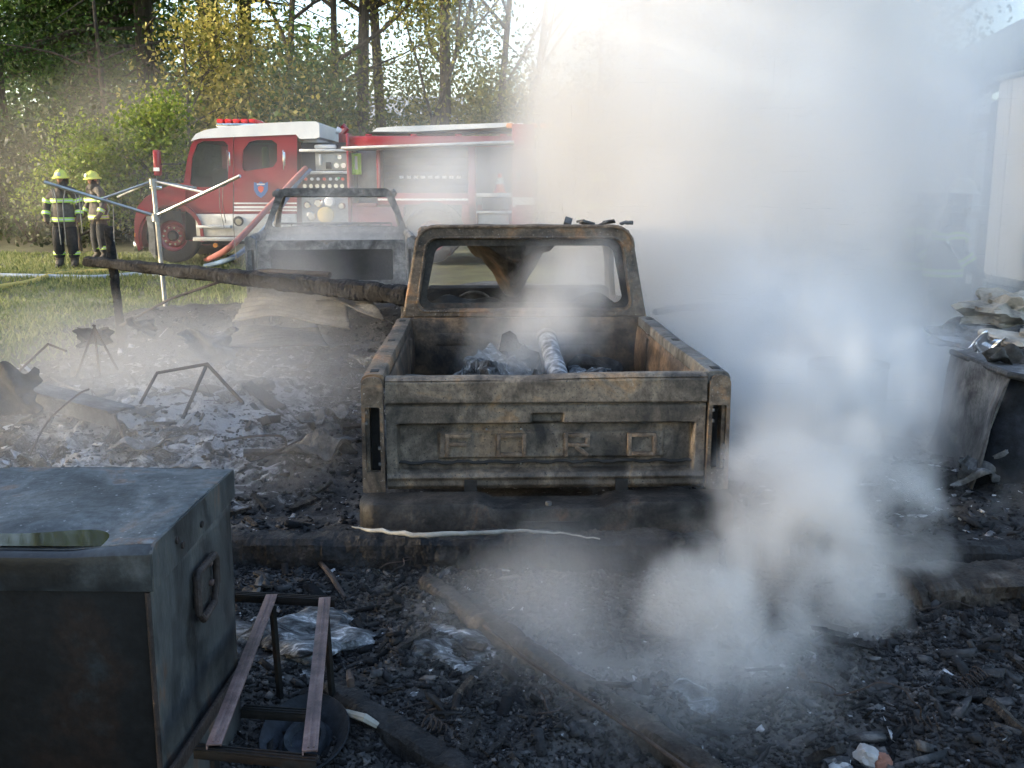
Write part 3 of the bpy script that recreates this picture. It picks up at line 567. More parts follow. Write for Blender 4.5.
# ------------------------------------------------------------------ the burnt pickup in the middle
def pickup():
    root = empty('burnt_pickup', (0.19, 5.5, 0.0), R(2.0), 'burnt out pickup truck with bare rusted bed, seen from its tailgate', 'pickup truck')
    # --- tailgate: one pressed sheet, outside towards -y
    def tg_y(x, z):
        f = 0.0
        top = sstep(.795, .805, z) ; f += 0.022 * top * (1 - 0.0)
        f -= 0.03 * sstep(.925, .955, z)
        gro = np.exp(-((z - .797) / .007) ** 2); f -= 0.018 * gro
        rec = sstep(-.825, -.808, x) * (1 - sstep(.808, .825, x)) * sstep(.405, .425, z) * (1 - sstep(.675, .69, z)); f -= 0.065 * rec
        inn = sstep(-.60, -.592, x) * (1 - sstep(.655, .663, x)) * sstep(.478, .486, z) * (1 - sstep(.628, .636, z)); f += 0.018 * inn
        hnd = sstep(-.085, -.075, x) * (1 - sstep(.085, .095, x)) * sstep(.672, .682, z) * (1 - sstep(.735, .745, z)); f -= 0.045 * hnd * (1 - rec)
        f += 0.012 * np.exp(-((z - .385) / .012) ** 2)
        f -= 0.02 * (1 - sstep(.31, .34, z))
        f += 0.005 * (fbm(np.asarray(x) * 4 + 9, np.asarray(z) * 4, 3, 3) - .5)
        return -f
    xs_ = np.linspace(-.88, .88, 230); zs_ = np.linspace(.315, .955, 110); X, Z = np.meshgrid(xs_, zs_)
    Y = np.vectorize(lambda a, b: float(tg_y(a, b)))(X, Z) if False else tg_y(X, Z)
    Z2 = Z + 0.008 * np.sin(X * 2.1) * sstep(.85, .95, Z) - 0.012 * np.exp(-((X + .12) / .14) ** 2) * sstep(.93, .955, Z)
    V = np.stack([X.ravel(), Y.ravel(), Z2.ravel()], 1); nx, ny = 230, 110
    i = np.arange(nx - 1)[None, :] + nx * np.arange(ny - 1)[:, None]
    F = np.stack([i, i + 1, i + nx + 1, i + nx], -1).reshape(-1, 4)
    tg = np_mesh('tailgate', V, F, 'burnt_gate', root, True); tag(tg, 'tailgate with four raised block letters')
    MB().box((0, .098, .63), (1.752, .03, .58), .008).build('inner_skin', 'burnt_body', tg)
    m = MB()
    m.sweep(24, lambda k: [Vector((-.88 + 1.76 * k / 23, .035 + .055 * math.cos(a), .940 + .02 * math.sin(a) + .008 * math.sin((-.88 + 1.76 * k / 23) * 2.1) - .010 * math.exp(-((-.88 + 1.76 * k / 23 + .12) / .14) ** 2))) for a in [math.pi * 2 * j / 10 for j in range(10)]])
    m.build('top_roll', 'burnt_gate', tg)
    # letters F O R D pressed out of the inner panel
    yb = float(tg_y(np.array(.0), np.array(.55))) - .001; zb, zt = .490, .622; t = .023
    def letter(nm, boxes, diag=None):
        l = MB()
        if diag: l.beam((diag[0], yb - .007, diag[1]), (diag[2], yb - .007, diag[3]), .022, t, .003, R(0))
        for (x0, x1, z0, z1) in boxes: l.box(((x0 + x1) / 2, yb - .007, (z0 + z1) / 2), (x1 - x0, .022, z1 - z0), .003)
        l.build(nm, 'letter_rust', tg)
    x = -.56; w = .14
    letter('letter_f', [(x, x + t, zb, zt), (x + t + .0005, x + w, zt - t, zt), (x + t + .0005, x + w * .85, .552, .552 + t)])
    x = -.275; w = .165
    letter('letter_o', [(x, x + t, zb, zt), (x + w - t, x + w, zb, zt), (x + t, x + w - t, zt - t, zt), (x + t, x + w - t, zb, zb + t)])
    x = .10; w = .145
    letter('letter_r', [(x, x + t, zb, zt), (x + t, x + w, zt - t, zt), (x + w - t, x + w, .560, zt - t), (x + t, x + w, .545, .565)], (x + w * .45, .548, x + w * .92, zb + .004))
    x = .455; w = .165
    letter('letter_d', [(x, x + t, zb, zt), (x + w - t, x + w, zb + .012, zt - .012), (x + t, x + w - .010, zt - t, zt), (x + t, x + w - .010, zb, zb + t)])
    for (bx_, bz_) in [(-.57, .655), (-.33, .655), (-.14, .655), (-.33, .455), (-.14, .455)]:
        MB().cyl((bx_, float(tg_y(np.array(bx_), np.array(bz_))) - .004, bz_), (bx_, .01, bz_), .006, 8).build('bolt', 'chrome', tg)
    # --- bed sides
    for s, lab in ((-1, 'left'), (1, 'right')):
        side = empty('bed_side', (0, 0, 0)); side.parent = root
        # outer skin with wheel arch
        ac, ar = 1.25, .43
        poly = [(0.0, .31), (ac - ar, .31)] + [(ac - ar * math.cos(R(a)), .33 + ar * math.sin(R(a))) for a in range(8, 173, 12)] + [(ac + ar, .31), (2.48, .31), (2.48, .93), (0.0, .93)]
        sk = MB()
        def bul(z): return .99 + .025 * math.sin(max(0, min(1, (z - .31) / .62)) * math.pi)
        n = len(poly)
        vs = [Vector((s * bul(z), y_, z)) for y_, z in poly] + [Vector((s * (bul(z) - .02), y_, z)) for y_, z in poly]
        sk.add(vs, [tuple(range(n)), tuple(range(2 * n - 1, n - 1, -1))] + [(k, (k + 1) % n, n + (k + 1) % n, n + k) for k in range(n)])
        sk.build('outer_skin', 'burnt_body', side)
        # rail: rounded cap swept along the bed, taller and wavier with heat
        rl = MB()
        def prof(k, s=s):
            y_ = 2.47 * k / 30; dz = .004 * math.sin(y_ * 3 + s) ; out = []
            for (dx, z) in [(1.008, .90), (1.012, .935), (1.0, .958), (.975, .970), (.93, .972), (.893, .968), (.886, .955), (.886, .90), (.90, .895)]:
                out.append(Vector((s * (dx + .002 * math.sin(y_ * 3.1)), y_, z + dz)))
            return out
        rl.sweep(31, prof); r_ = rl.build('rail', 'burnt_grey' if s > 0 else 'burnt_body', side)
        for yy in (.10, 1.25, 2.30):
            MB().box((s * .945, yy, .972 + .004 * math.sin(yy * 3 + s)), (.045, .085, .006), .002).build('stake_hole', 'soot', r_)
        # inner wall
        iw = MB(); iw.sheet(lambda u, v: Vector((s * (.885 - .02 * math.sin(v * math.pi) + .012 * math.sin(u * 23) * v * (1 - v)), .02 + 2.44 * u, .46 + .44 * v)), 40, 8)
        iw.build('inner_wall', 'rust_bed', side, thick=.006)
        for yy in (.35, 1.95): MB().box((s * .868, yy, .68), (.03, .10, .40), .01).build('stake_pocket', 'rust_bed', side)
        wa = MB(); wa.sheet(lambda u, v: Vector((s * (.875 - .235 * v), 1.25 - .44 * math.cos(math.pi * u), .46 + .27 * math.sin(math.pi * u) ** .7 * (1 - .10 * v * v))), 20, 6)
        wa.sheet(lambda u, v: Vector((s * .64, 1.25 - .44 * math.cos(math.pi * u), .46 + .243 * math.sin(math.pi * u) ** .7 * v)), 20, 3)
        wa.build('wheel_arch', 'burnt_grey', side)
        # rear post with the tail lamp opening
        po = MB(); xa, xb = .888, 1.012
        outer = rtrap(.062, .058, .31, .955, .008, .045, 5, xc=0); inner = rtrap(.040, .040, .425, .79, .012, .012, 5, xc=0)
        po.ring(outer, inner, .05, TR(s * .951, -.03, 0) @ XZ)
        pt = po.build('rear_post', 'burnt_body', side)
        MB().box((s * .951, .10, .607), (.10, .02, .40)).build('lamp_recess', 'soot', pt)
        for zz in (.47, .56, .70, .76): MB().box((s * .951 + (.034 if zz < .6 else -.034), -.018, zz), (.014, .03, .016), .003).build('lamp_tab', 'burnt_grey', pt)
    # --- bed floor and front wall
    MB().sheet(lambda u, v: Vector((-.87 + 1.74 * u, .03 + 2.45 * v, .455 + .008 * (math.sin(u * 60) > 0))), 60, 6).build('bed_floor', 'soot', root, thick=.01)
    fw = MB().box((0, 2.485, .715), (1.80, .03, .51), .006).build('bed_front_wall', 'rust_bed', root)
    MB().sweep(17, lambda k: [Vector((-.70 + 1.40 * k / 16, 2.468 - .022 * math.sin(a) * min(1, 4 * min(k, 16 - k) / 16 + .15), .80 + .05 * math.cos(a))) for a in [math.pi * j / 8 for j in range(9)]], closed=False).build('pressed_rib', 'rust_bed', fw)
    # --- rear bumper
    b = MB()
    def bp(k):
        x = -1.02 + 2.04 * k / 48; e = max(0, (abs(x) - .94) / .08); dip = 1 - (sstep(.30, .36, abs(x + .0)))
        zt = .315 - .02 * e * e - .030 * dip; y0 = -.25 + .10 * e * e; zb = .075 + .02 * e
        return [Vector((x, -.02, zb + .03)), Vector((x, y0 + .03, zb)), Vector((x, y0, zb + .025)), Vector((x, y0 - .008, zt - .06)), Vector((x, y0 + .01, zt - .012)), Vector((x, y0 + .045, zt)), Vector((x, -.03, zt - .004 + .0)), Vector((x, -.015, zt - .02))]
    b.sweep(49, bp); bo = b.build('rear_bumper', 'burnt_dark', root)
    MB().box((0.0, -.262, .16), (.34, .01, .10), .003).build('plate_recess', 'soot', bo)
    MB().cyl((0, -.20, .27), (0, -.20, .30), .018, 12).build('tow_ball', 'burnt_grey', bo)
    for s in (-1, 1): MB().box((s * .42, .04, .20), (.06, .12, .06), .01).build('bracket', 'soot', bo)
    # --- cab (its own local y from 2.55 on)
    cab = empty('cab', (0, 2.55, 0)); cab.parent = root
    outer = rtrap(.965, .862, .96, 1.685, .02, .17, 6); inner = rtrap(.83, .768, 1.025, 1.572, .06, .10, 6)
    MB().ring(outer, inner, .10, XZ.copy()).build('rear_window_frame', 'burnt_body', cab)
    bv = cab.children[-1].modifiers.new('soft_edge', 'BEVEL'); bv.width = .028; bv.segments = 4; bv.limit_method = 'ANGLE'; bv.angle_limit = R(50)
    MB().ring(rtrap(.835, .772, 1.02, 1.578, .06, .10, 6), rtrap(.775, .710, 1.070, 1.520, .055, .085, 6), .02, TR(0, .055, 0) @ XZ).build('window_flange', 'burnt_dark', cab)
    MB().tube([(x_, -.004, z_) for x_, z_ in rtrap(.955, .85, .975, 1.672, .02, .165, 6)][7:21], .013, 8).build('drip_rail', 'letter_rust', cab)  # gutter tube whose lighter rust paints in the golden sunlit pillar edge
    MB().tube([(x_, .0, z_) for x_, z_ in rtrap(.845, .782, 1.01, 1.588, .065, .105, 6)] + [(.78, .0, 1.01)], .010, 8).build('window_bead', 'burnt_body', cab)
    MB().sheet(lambda u, v: Vector((-.86 + 1.72 * u, .06 + .22 * v, 1.672 - .10 * abs(2 * u - 1) ** 6 + .006 * math.sin(u * 25) * v)), 40, 4).build('roof_edge', 'burnt_body', cab, thick=.012)
    MB().box((0, .05, .70), (1.90, .07, .66), .02).build('back_panel', 'burnt_body', cab)
    # roof: sheet sagged into the cab, open folds either side
    def roof(u, v):
        x = -.84 + 1.68 * u; y = .09 + 1.16 * v
        tri = max(0, 1 - abs(x + .10) / (.36 + .20 * v)); tri = tri * tri * (3 - 2 * tri) * .6 + tri * .4; sag = (.46 + .06 * math.sin(x * 13 + y * 4)) * tri * math.sin(math.pi * min(1, .10 + .95 * v)) ** .8 * (1 if v > .01 else 0)
        ed = 1 - .9 * max(0, abs(x) / .84 - .86) / .14
        return Vector((x, y, 1.628 + .05 * ed - .05 - sag - .06 * math.sin(math.pi * v) * (1 - (x / .84) ** 2) + .022 * math.sin(x * 17 + y * 9) * math.sin(math.pi * v) + .02 * math.sin(x * 31 - y * 13) * math.sin(math.pi * v)))
    MB().sheet(roof, 48, 26).build('roof', 'burnt_dark', cab, thick=.012)
    for s in (-1, 1):
        MB().tube([(s * .79, .10, 1.60), (s * .81, .5, 1.61), (s * .81, 1.0, 1.59), (s * .79, 1.28, 1.55)], [.05, .05, .05, .05], 10).build('roof_rail', 'burnt_body', cab)
        MB().tube([(s * .79, 1.26, 1.56), (s * .86, 1.52, 1.28), (s * .90, 1.76, 1.0)], [.045, .045, .05], 10).build('windscreen_pillar', 'burnt_body', cab)
        d = empty('door', (0, 0, 0)); d.parent = cab
        MB().box((s * .955, .82, .66), (.07, 1.40, .64), .03).build('door_skin', 'burnt_body', d)
        MB().tube([(s * .91, .16, .98), (s * .85, .20, 1.52), (s * .83, .30, 1.57), (s * .82, 1.05, 1.54), (s * .86, 1.40, 1.22), (s * .90, 1.50, .99)], .022, 8).build('door_window_frame', 'burnt_grey', d)
        MB().box((s * 1.0, .35, .85), (.03, .12, .03), .008).build('handle', 'soot', d)
    MB().tube([(-.80, 1.27, 1.55), (0, 1.29, 1.57), (.80, 1.27, 1.55)], .045, 10).build('windscreen_header', 'burnt_body', cab)
    MB().box((0, 1.72, .97), (1.80, .20, .10), .03).build('cowl', 'burnt_body', cab)
    MB().box((0, 1.46, .95), (1.70, .22, .26), .05).build('dashboard', 'soot', cab)
    sw = MB(); sw.lathe([(.17 + .012 * math.cos(a), .012 * math.sin(a)) for a in [2 * math.pi * k / 8 for k in range(9)]], 24, TR(-.40, 1.25, .90) @ Matrix.Rotation(R(-62), 4, 'X')); sw.tube([(-.40, 1.25, .90), (-.40, 1.42, .82)], .02, 8)
    sw.box((-.40, 1.25, .90), (.32, .02, .02)); sw.build('steering_wheel', 'burnt_grey', cab)
    st = MB()
    for k in range(13): st.tube([(-.75 + .125 * k, .24, .58), (-.75 + .125 * k, .22, .80), (-.75 + .125 * k, .18, 1.02)], .008, 5)
    st.tube([(-.76, .18, 1.02), (.76, .18, 1.02)], .012, 6); st.box((0, .45, .56), (1.55, .5, .05), .01); st.build('seat_frame', 'burnt_grey', cab)
    MB().sheet(lambda u, v: Vector((-.74 + 1.48 * u, .21 + .03 * math.sin(u * 21) * math.sin(v * 5), .56 + (.50 + .05 * math.sin(u * 9) + .03 * math.sin(u * 23)) * v)), 40, 8).build('seat_back', 'soot', cab, thick=.05)
    # --- nose
    nose = empty('front_end', (0, 4.35, 0)); nose.parent = root
    MB().sheet(lambda u, v: Vector((-.78 + 1.56 * u, 1.55 * v, .99 - .05 * v * v - .05 * (2 * u - 1) ** 2 + .015 * math.sin(u * 9 + v * 5))), 24, 16).build('bonnet', 'burnt_grey', nose, thick=.012)
    for s in (-1, 1):
        poly = [(0, .31), (.35, .31)] + [(.78 - .43 * math.cos(R(a)), .33 + .43 * math.sin(R(a))) for a in range(8, 173, 12)] + [(1.21, .31), (1.55, .31), (1.55, .90), (0, .95)]
        MB().prism(poly, .16, TR(s * .985 - (.16 if s > 0 else 0), 0, 0) @ YZ).build('wing', 'burnt_body', nose)
    MB().box((0, 1.55, .62), (1.9, .06, .50), .02).build('grille_panel', 'soot', nose); MB().box((0, 1.66, .32), (2.0, .16, .2), .04).build('front_bumper', 'burnt_grey', nose)
    # --- wheels: bare rims, the rubber burnt away
    for s in (-1, 1):
        for yy in (1.25, 5.13):
            w = MB(); w.lathe([(.05, .02), (.12, .02), (.15, .05), (.19, .02), (.21, -.02), (.225, -.02), (.225, -.01), (.205, .0), (.195, .08), (.205, .16), (.225, .165), (.22, .18), (.19, .17)], 28, TR(s * .93, yy, .225) @ Matrix.Rotation(R(-90 * s), 4, 'Y') @ TR(0, 0, -.1))
            w.build('wheel_rim', 'burnt_grey', root)
    MB().beam((-.42, -.02, .30), (-.42, 5.9, .34), .07, .14).build('chassis_rail', 'soot', root); MB().beam((.42, -.02, .30), (.42, 5.9, .34), .07, .14).build('chassis_rail', 'soot', root)
    return root
PICK = pickup()
PM = Matrix.Translation((0.19, 5.5, 0)) @ Matrix.Rotation(R(2.0), 4, 'Z')
def inbed(x, y, z): return PM @ Vector((x, y, z))

# load left in the bed
def lump(name, c, s, m, seed, label, cat, group=None, rz=0, amp=.45, n=3):
    bm = bmesh.new(); bmesh.ops.create_icosphere(bm, subdivisions=n, radius=1.0); rg = random.Random(seed); ph = [rg.uniform(0, 9) for _ in range(6)]
    for v in bm.verts:
        p = v.co; f = 1 + amp * (.16 * math.sin(p.x * 23 + ph[5]) * math.sin(p.y * 27 + p.z * 19) + math.sin(p.x * 4.3 + ph[0]) * math.sin(p.y * 5.1 + ph[1]) * .6 + math.sin(p.z * 6.7 + ph[2] + p.x * 3) * .35 + math.sin(p.y * 11 + ph[3]) * math.sin(p.x * 12 + ph[4]) * .25) + rg.uniform(-.06, .06) * amp
        v.co = Vector((p.x * f * s[0], p.y * f * s[1], max(-.5, p.z) * f * s[2]))
    me = bpy.data.meshes.new(name); bm.to_mesh(me); bm.free(); me.materials.append(MAT[m]); me.shade_smooth(); me.set_sharp_from_angle(angle=R(28))
    o = bpy.data.objects.new(name, me); COL.objects.link(o); o.location = c; o.rotation_euler = (0, 0, rz); return tag(o, label, cat, group)

pipe = empty('flue_pipe', inbed(.16, 0, 0), 0, 'pale scorched stove pipe lying lengthwise in the pickup bed', 'pipe'); pipe.location = (0, 0, 0)
a, b = inbed(.155, .55, .70), inbed(.14, 2.05, .86)
pp = MB(); pp.tube([a.lerp(b, t) for t in np.linspace(0, 1, 9)], [.068 + .003 * math.sin(k * 2.1) for k in range(9)], 18); pp.build('tube', 'ash', pipe); pp = MB(); pp.tube([a.lerp(b, .96), a.lerp(b, 1.02)], .078, 18); pp.build('collar', 'rust_bed', pipe)
lump('ash_heap', inbed(-.26, 1.25, .62), (.25, .42, .24), 'crust', 3, 'pale ash heap in the pickup bed left of the stove pipe', 'ash heap', amp=.38, n=5)
lump('charred_lump', inbed(-.10, 1.75, .66), (.17, .22, .24), 'char', 4, 'rounded black charred lump behind the ash heap in the pickup bed', 'debris')
lump('charred_lump', inbed(.0, 1.1, .58), (.06, .30, .20), 'char_brown', 5, 'dark charred lump against the left of the stove pipe in the bed', 'debris')
lump('ash_heap', inbed(.42, 1.3, .58), (.26, .34, .17), 'crust', 6, 'low ash heap in the pickup bed right of the stove pipe', 'ash heap', amp=.38, n=5)
lump('charred_lump', inbed(-.62, .9, .50), (.22, .4, .08), 'char_brown', 7, 'flat charred lump by the left wall of the pickup bed', 'debris')
lump('charred_lump', inbed(.44, 2.0, .54), (.30, .25, .16), 'char', 8, 'wide black lump against the front wall of the pickup bed', 'debris')
rgx = random.Random(5)
for k in range(7):
    m = MB(); p = inbed(.34 + .085 * k + rgx.uniform(-.02, .02), 2.62 + rgx.uniform(-.03, .06), 1.70 + rgx.uniform(0, .025))
    m.box(p - Vector((0, 0, .012)), (rgx.uniform(.04, .12), .06, rgx.uniform(.012, .025)), .004, (rgx.uniform(-.4, .4), rgx.uniform(-.4, .4), rgx.uniform(0, 3)))
    tag(m.build('charred_scrap', 'burnt_grey'), 'small charred scrap lying on the right end of the pickup roof', 'debris', 'scraps on the pickup roof')

# ------------------------------------------------------------------ the fire engine
def fire_engine():
    Y0 = 20.0; WD = 2.45
    root = empty('fire_engine', (0, 0, 0), 0, 'red and white fire engine parked on the lawn behind the burnt trucks', 'fire engine')
    p0 = W(330, 262, Y0); root.location = p0
    def q(px, py): v = W(px, py, Y0) - p0; return (v.x, v.z)
    def poly(pts): return [q(*p) for p in pts]
    def M(y): return TR(0, y, 0) @ XZ
    def slab(name, pts, y, d, m, parent, smooth=30): return MB().prism(poly(pts), d, M(y)).build(name, m, parent, smooth)
    def panel(name, x0, y0, x1, y1, y, d, m, parent, bev=.012):
        a, b = q(x0, y0), q(x1, y1); return MB().box(((a[0] + b[0]) / 2, y + d / 2, (a[1] + b[1]) / 2), (abs(b[0] - a[0]), d, abs(b[1] - a[1])), bev).build(name, m, parent)
    def arc(cx, cy, r, a0, a1, n=14): return [(cx + r * math.cos(R(a0 + (a1 - a0) * k / n)), cy - r * math.sin(R(a0 + (a1 - a0) * k / n))) for k in range(n + 1)]
    # --- cab
    cab = empty('cab', (0, 0, 0)); cab.parent = root
    body = [(187, 241), (185, 200), (184, 182), (187, 160), (191, 145), (196, 138), (297, 134), (298, 214), (298, 241)]
    # side wall with real window openings: built as strips round the openings
    fwn = [(190, 184), (192, 158), (197, 144), (203, 141), (224, 141), (228, 145), (228, 184), (224, 187), (194, 187)]
    def holed(name, outer, inner, y, d, m, parent):
        """outer and inner sampled by angle round the inner centroid so they pair up"""
        cx = sum(p[0] for p in inner) / len(inner); cyy = sum(p[1] for p in inner) / len(inner)
        def hit(pl, a):
            dx, dy = math.cos(a), math.sin(a); best = 0
            for k in range(len(pl)):
                (x1, y1), (x2, y2) = pl[k], pl[(k + 1) % len(pl)]; ex, ey = x2 - x1, y2 - y1; den = dx * ey - dy * ex
                if abs(den) < 1e-9: continue
                t = ((x1 - cx) * ey - (y1 - cyy) * ex) / den; s_ = ((x1 - cx) * dy - (y1 - cyy) * dx) / den
                if t > 0 and -1e-6 <= s_ <= 1 + 1e-6: best = max(best, t)
            return (cx + dx * best, cyy + dy * best)
        an = sorted([2 * math.pi * k / 40 for k in range(40)] + [math.atan2(py - cyy, px - cx) % (2 * math.pi) for px, py in outer + inner])
        return MB().ring([q(*hit(outer, a)) for a in an], [q(*hit(inner, a)) for a in an], d, M(y)).build(name, m, parent, 30)
    # floor / back / far side of the cab, hollow inside
    panel('far_side', 187, 139, 297, 240, WD - .12, .06, 'red_paint', cab); panel('cab_floor', 188, 236, 297, 241, .08, WD - .2, 'dark_plastic', cab)
    panel('back_wall', 291, 140, 297, 236, .06, WD - .2, 'red_paint', cab)
    fd = holed('front_door', [(186, 213), (184, 182), (187, 160), (191, 145), (196, 138), (233, 136), (233, 213)], fwn, 0, .07, 'red_paint', cab)
    slab('window_pane', fwn, .03, .012, 'window_glass', fd)
    rwn = [(242, 166), (243, 150), (249, 142), (256, 140), (272, 140), (277, 144), (277, 161), (273, 167), (246, 171), (243, 170)]
    rd = holed('rear_door', [(234, 213), (234, 136), (297, 134), (297, 213)], rwn, .003, .07, 'red_paint', cab)
    slab('window_pane', rwn, .03, .012, 'window_glass', rd)
    for (x, d_) in ((230, fd), (285, rd)): panel('handle', x - 1.2, 152 + 0, x + 1.2, 166, -.05, .04, 'chrome', d_, .01)
    panel('grab_rail', 227.5, 150, 229, 172, -.07, .03, 'chrome', fd, .008); panel('grab_rail', 283, 150, 285, 170, -.07, .03, 'chrome', rd, .008)
    panel('lower_wall', 187, 213.5, 297, 241, .0, .07, 'red_paint', cab)
    for k, yy in enumerate((202.5, 206, 209.5)): panel('stripe', 234, yy, 297, yy + (1.6 if k != 1 else 2.4), -.006, .005, 'white_paint', cab, 0)
    # shield emblem on the rear door
    sh = [(254, 182), (258, 183.5), (261, 181.5), (264, 183.5), (268, 182), (268, 190), (265, 195), (261, 198), (257, 195), (254, 190)]
    e = slab('emblem', sh, -.012, .008, 'blue_paint', rd); slab('emblem_mark', [(258, 187), (261, 185.5), (264, 187), (263.5, 190.5), (261, 193), (258.5, 190.5)], -.018, .005, 'orange_red', e); panel('emblem_band', 257, 183.6, 265, 185, -.017, .004, 'white_paint', e, 0)
    # roof cap, white, overhanging backwards
    rf = [(191, 141), (196, 134), (205, 130), (222, 127), (260, 123.5), (300, 121.5), (316, 121.5), (319.5, 124), (319.5, 137), (316, 138.5), (300, 139), (296, 134.5), (200, 138.5)]
    rc = slab('roof_cap', rf, -.02, WD + .04, 'white_paint', cab, 40)
    lb = empty('light_bar', (0, 0, 0)); lb.parent = cab
    panel('base', 208, 121.5, 250, 125.5, .5, 1.5, 'chrome', lb, .02)
    for k in range(5): panel('lens', 208.5 + 8.3 * k, 116.8, 216 + 8.3 * k, 121.4, .5, 1.5, 'lens_red', lb, .03)
    # bonnet and front wing
    wing = [(186, 240), (186, 186), (178, 186.5), (160, 190), (146, 197), (138, 207), (135, 219), (135, 240), (140, 250), (143.5, 246)] + arc(171, 236, 29, 200, -8, 16)[1:]
    slab('wing', wing, -.03, .40, 'red_paint', cab, 40); slab('wing', wing, WD - .37, .40, 'red_paint', cab, 40)
    slab('bonnet', [(187, 200), (187, 182), (178, 182.5), (162, 186), (150, 191), (141, 199), (137, 210), (137, 232), (187, 232)], .37, WD - .74, 'red_paint', cab, 40)
    fl = MB(); A, B = arc(171, 236, 31, 205, -10, 20), arc(171, 236, 34, 205, -10, 20)
    ring_pts = [q(*p) for p in B] ; rin = [q(*p) for p in A]
    vs = [Vector((x, -.10, z)) for x, z in ring_pts] + [Vector((x, -.10, z)) for x, z in rin] + [Vector((x, .02, z)) for x, z in ring_pts] + [Vector((x, .02, z)) for x, z in rin]; n = 21
    fl.add(vs, [f for k in range(n - 1) for f in ((k, k + 1, n + k + 1, n + k), (2 * n + k, k, k + 1, 2 * n + k + 1), (n + k, n + k + 1, 3 * n + k + 1, 3 * n + k))]); fl.build('wing_flare', 'red_paint', cab)
    panel('front_bumper', 133, 240, 142, 252, -.02, WD + .04, 'chrome', cab, .04); panel('head_lamp', 133.5, 221, 139, 231, .1, .35, 'chrome', cab, .04); panel('indicator', 135, 233, 138, 237, -.045, .03, 'lens_amber', cab, .008)
    panel('mirror_strut', 161, 163.8, 186, 165.2, -.30, .03, 'dark_plastic', cab, .005)
    mi = panel('mirror', 158.5, 150.5, 167, 176, -.36, .12, 'red_paint', cab, .03); panel('mirror_glass', 160, 168, 166, 171.5, -.375, .012, 'white_plastic', mi, 0)
    panel('fender_mirror', 151, 186, 164, 190, -.10, .06, 'chrome', cab, .02)
    # inside: seats and wheel seen through the glass, and a coat hung by the rear window
    panel('seat', 206, 168, 222, 200, .35, .6, 'dark_plastic', cab, .06); panel('seat', 255, 165, 285, 205, .35, 1.6, 'dark_plastic', cab, .06); panel('dashboard', 187, 176, 199, 196, .1, WD - .3, 'dark_plastic', cab, .05)
    panel('hung_coat', 258, 146, 266, 168, .22, .14, 'hi_vis', cab, .05)
    # silver skirt and steps
    sk = panel('side_skirt', 196, 214, 297, 236, -.06, .10, 'tread_plate', root, .012)
    panel('step', 197, 236.5, 248, 240.5, -.28, .34, 'tread_plate', root, .01); panel('step', 199, 225, 233, 228, -.20, .2, 'tread_plate', root, .01)
    c = q(239.5, 221); f = MB().cyl((c[0], -.085, c[1]), (c[0], -.055, c[1]), .095, 24).build('fuel_recess', 'dark_compartment', sk); MB().cyl((c[0] + .01, -.12, c[1] - .01), (c[0] + .01, -.07, c[1] - .01), .06, 18).build('fuel_cap', 'chrome', sk)
    c = q(217, 245); MB().cyl((c[0], -.12, c[1]), (c[0], -.06, c[1]), .045, 14).build('marker_lamp', 'lens_amber', root)
    panel('chassis', 150, 236, 525, 246, .6, 1.2, 'dark_plastic', root, .02)
    # --- pump house
    pump = empty('pump_house', (0, 0, 0)); pump.parent = root
    panel('core', 299, 142, 349, 240, .18, WD - .3, 'dark_compartment', pump)
    panel('upper_panel', 314, 152, 347, 170.5, .10, .06, 'panel_grey', pump); panel('shelf', 299, 149, 349, 152, .0, 1.0, 'tread_plate', pump); panel('shelf', 299, 171, 349, 174, .0, .3, 'tread_plate', pump)
    panel('lower_panel', 302, 174.5, 347, 189, .10, .06, 'dark_plastic', pump); panel('shelf', 299, 189.5, 349, 192.5, .02, .3, 'panel_grey', pump); panel('base_panel', 300, 193, 349, 236, .12, .05, 'panel_grey', pump)
    panel('tank', 300, 137, 316, 149, .25, 1.2, 'white_plastic', pump, .04)
    for (x, yy, r) in ((336, 165.5, .055), (343, 165.5, .055), (339, 157, .045)):
        c = q(x, yy); g_ = MB().cyl((c[0], .06, c[1]), (c[0], .10, c[1]), r, 20).build('gauge', 'chrome', pump); MB().cyl((c[0], .052, c[1]), (c[0], .06, c[1]), r * .82, 20).build('dial', 'white_plastic', g_)
    panel('gauge_box', 325, 162, 331, 169, .06, .05, 'black_dial', pump); panel('sight_glass', 318, 154, 320.5, 165, .06, .04, 'white_plastic', pump, .005)
    for k in range(7):
        c = q(305 + 6.2 * k, 186); MB().cyl((c[0], -.02, c[1]), (c[0], .10, c[1]), .04, 12).build('valve_handle', 'chrome', pump)
        c = q(305 + 6.2 * k, 179); MB().cyl((c[0], .05, c[1]), (c[0], .10, c[1]), .03, 12).build('valve_cap', 'white_plastic' if k % 3 else 'orange_red', pump)
    c = q(338, 178); MB().cyl((c[0], .04, c[1]), (c[0], .09, c[1]), .02, 10).build('pilot_lamp', 'green_lamp', pump)
    for k, (x, yy, r, m_) in enumerate(((308, 205, .07, 'chrome'), (319, 203, .08, 'chrome'), (330, 202, .10, 'white_plastic'), (326, 215, .16, 'hose_yellow'), (312, 216, .09, 'chrome'), (342, 206, .07, 'chrome'))):
        c = q(x, yy); MB().lathe([(0, -.10), (r * .7, -.10), (r, -.07), (r, .0), (r * .7, .02), (r * .7, .14)], 18, TR(c[0], 0, c[1]) @ Matrix.Rotation(R(-90), 4, 'X')).build('hose_outlet', m_, pump)
    dg = MB(); c = q(336, 137); dg.cyl((c[0], .9, c[1] - .1), (c[0], .9, c[1] + .1), .10, 14); dg.tube([(c[0] - .05, .9, c[1] + .08), (c[0] + .05, .9, c[1] + .2), (c[0] - .02, .9, c[1] + .26)], .07, 10); dg = dg.build('deck_gun', 'red_paint', pump)
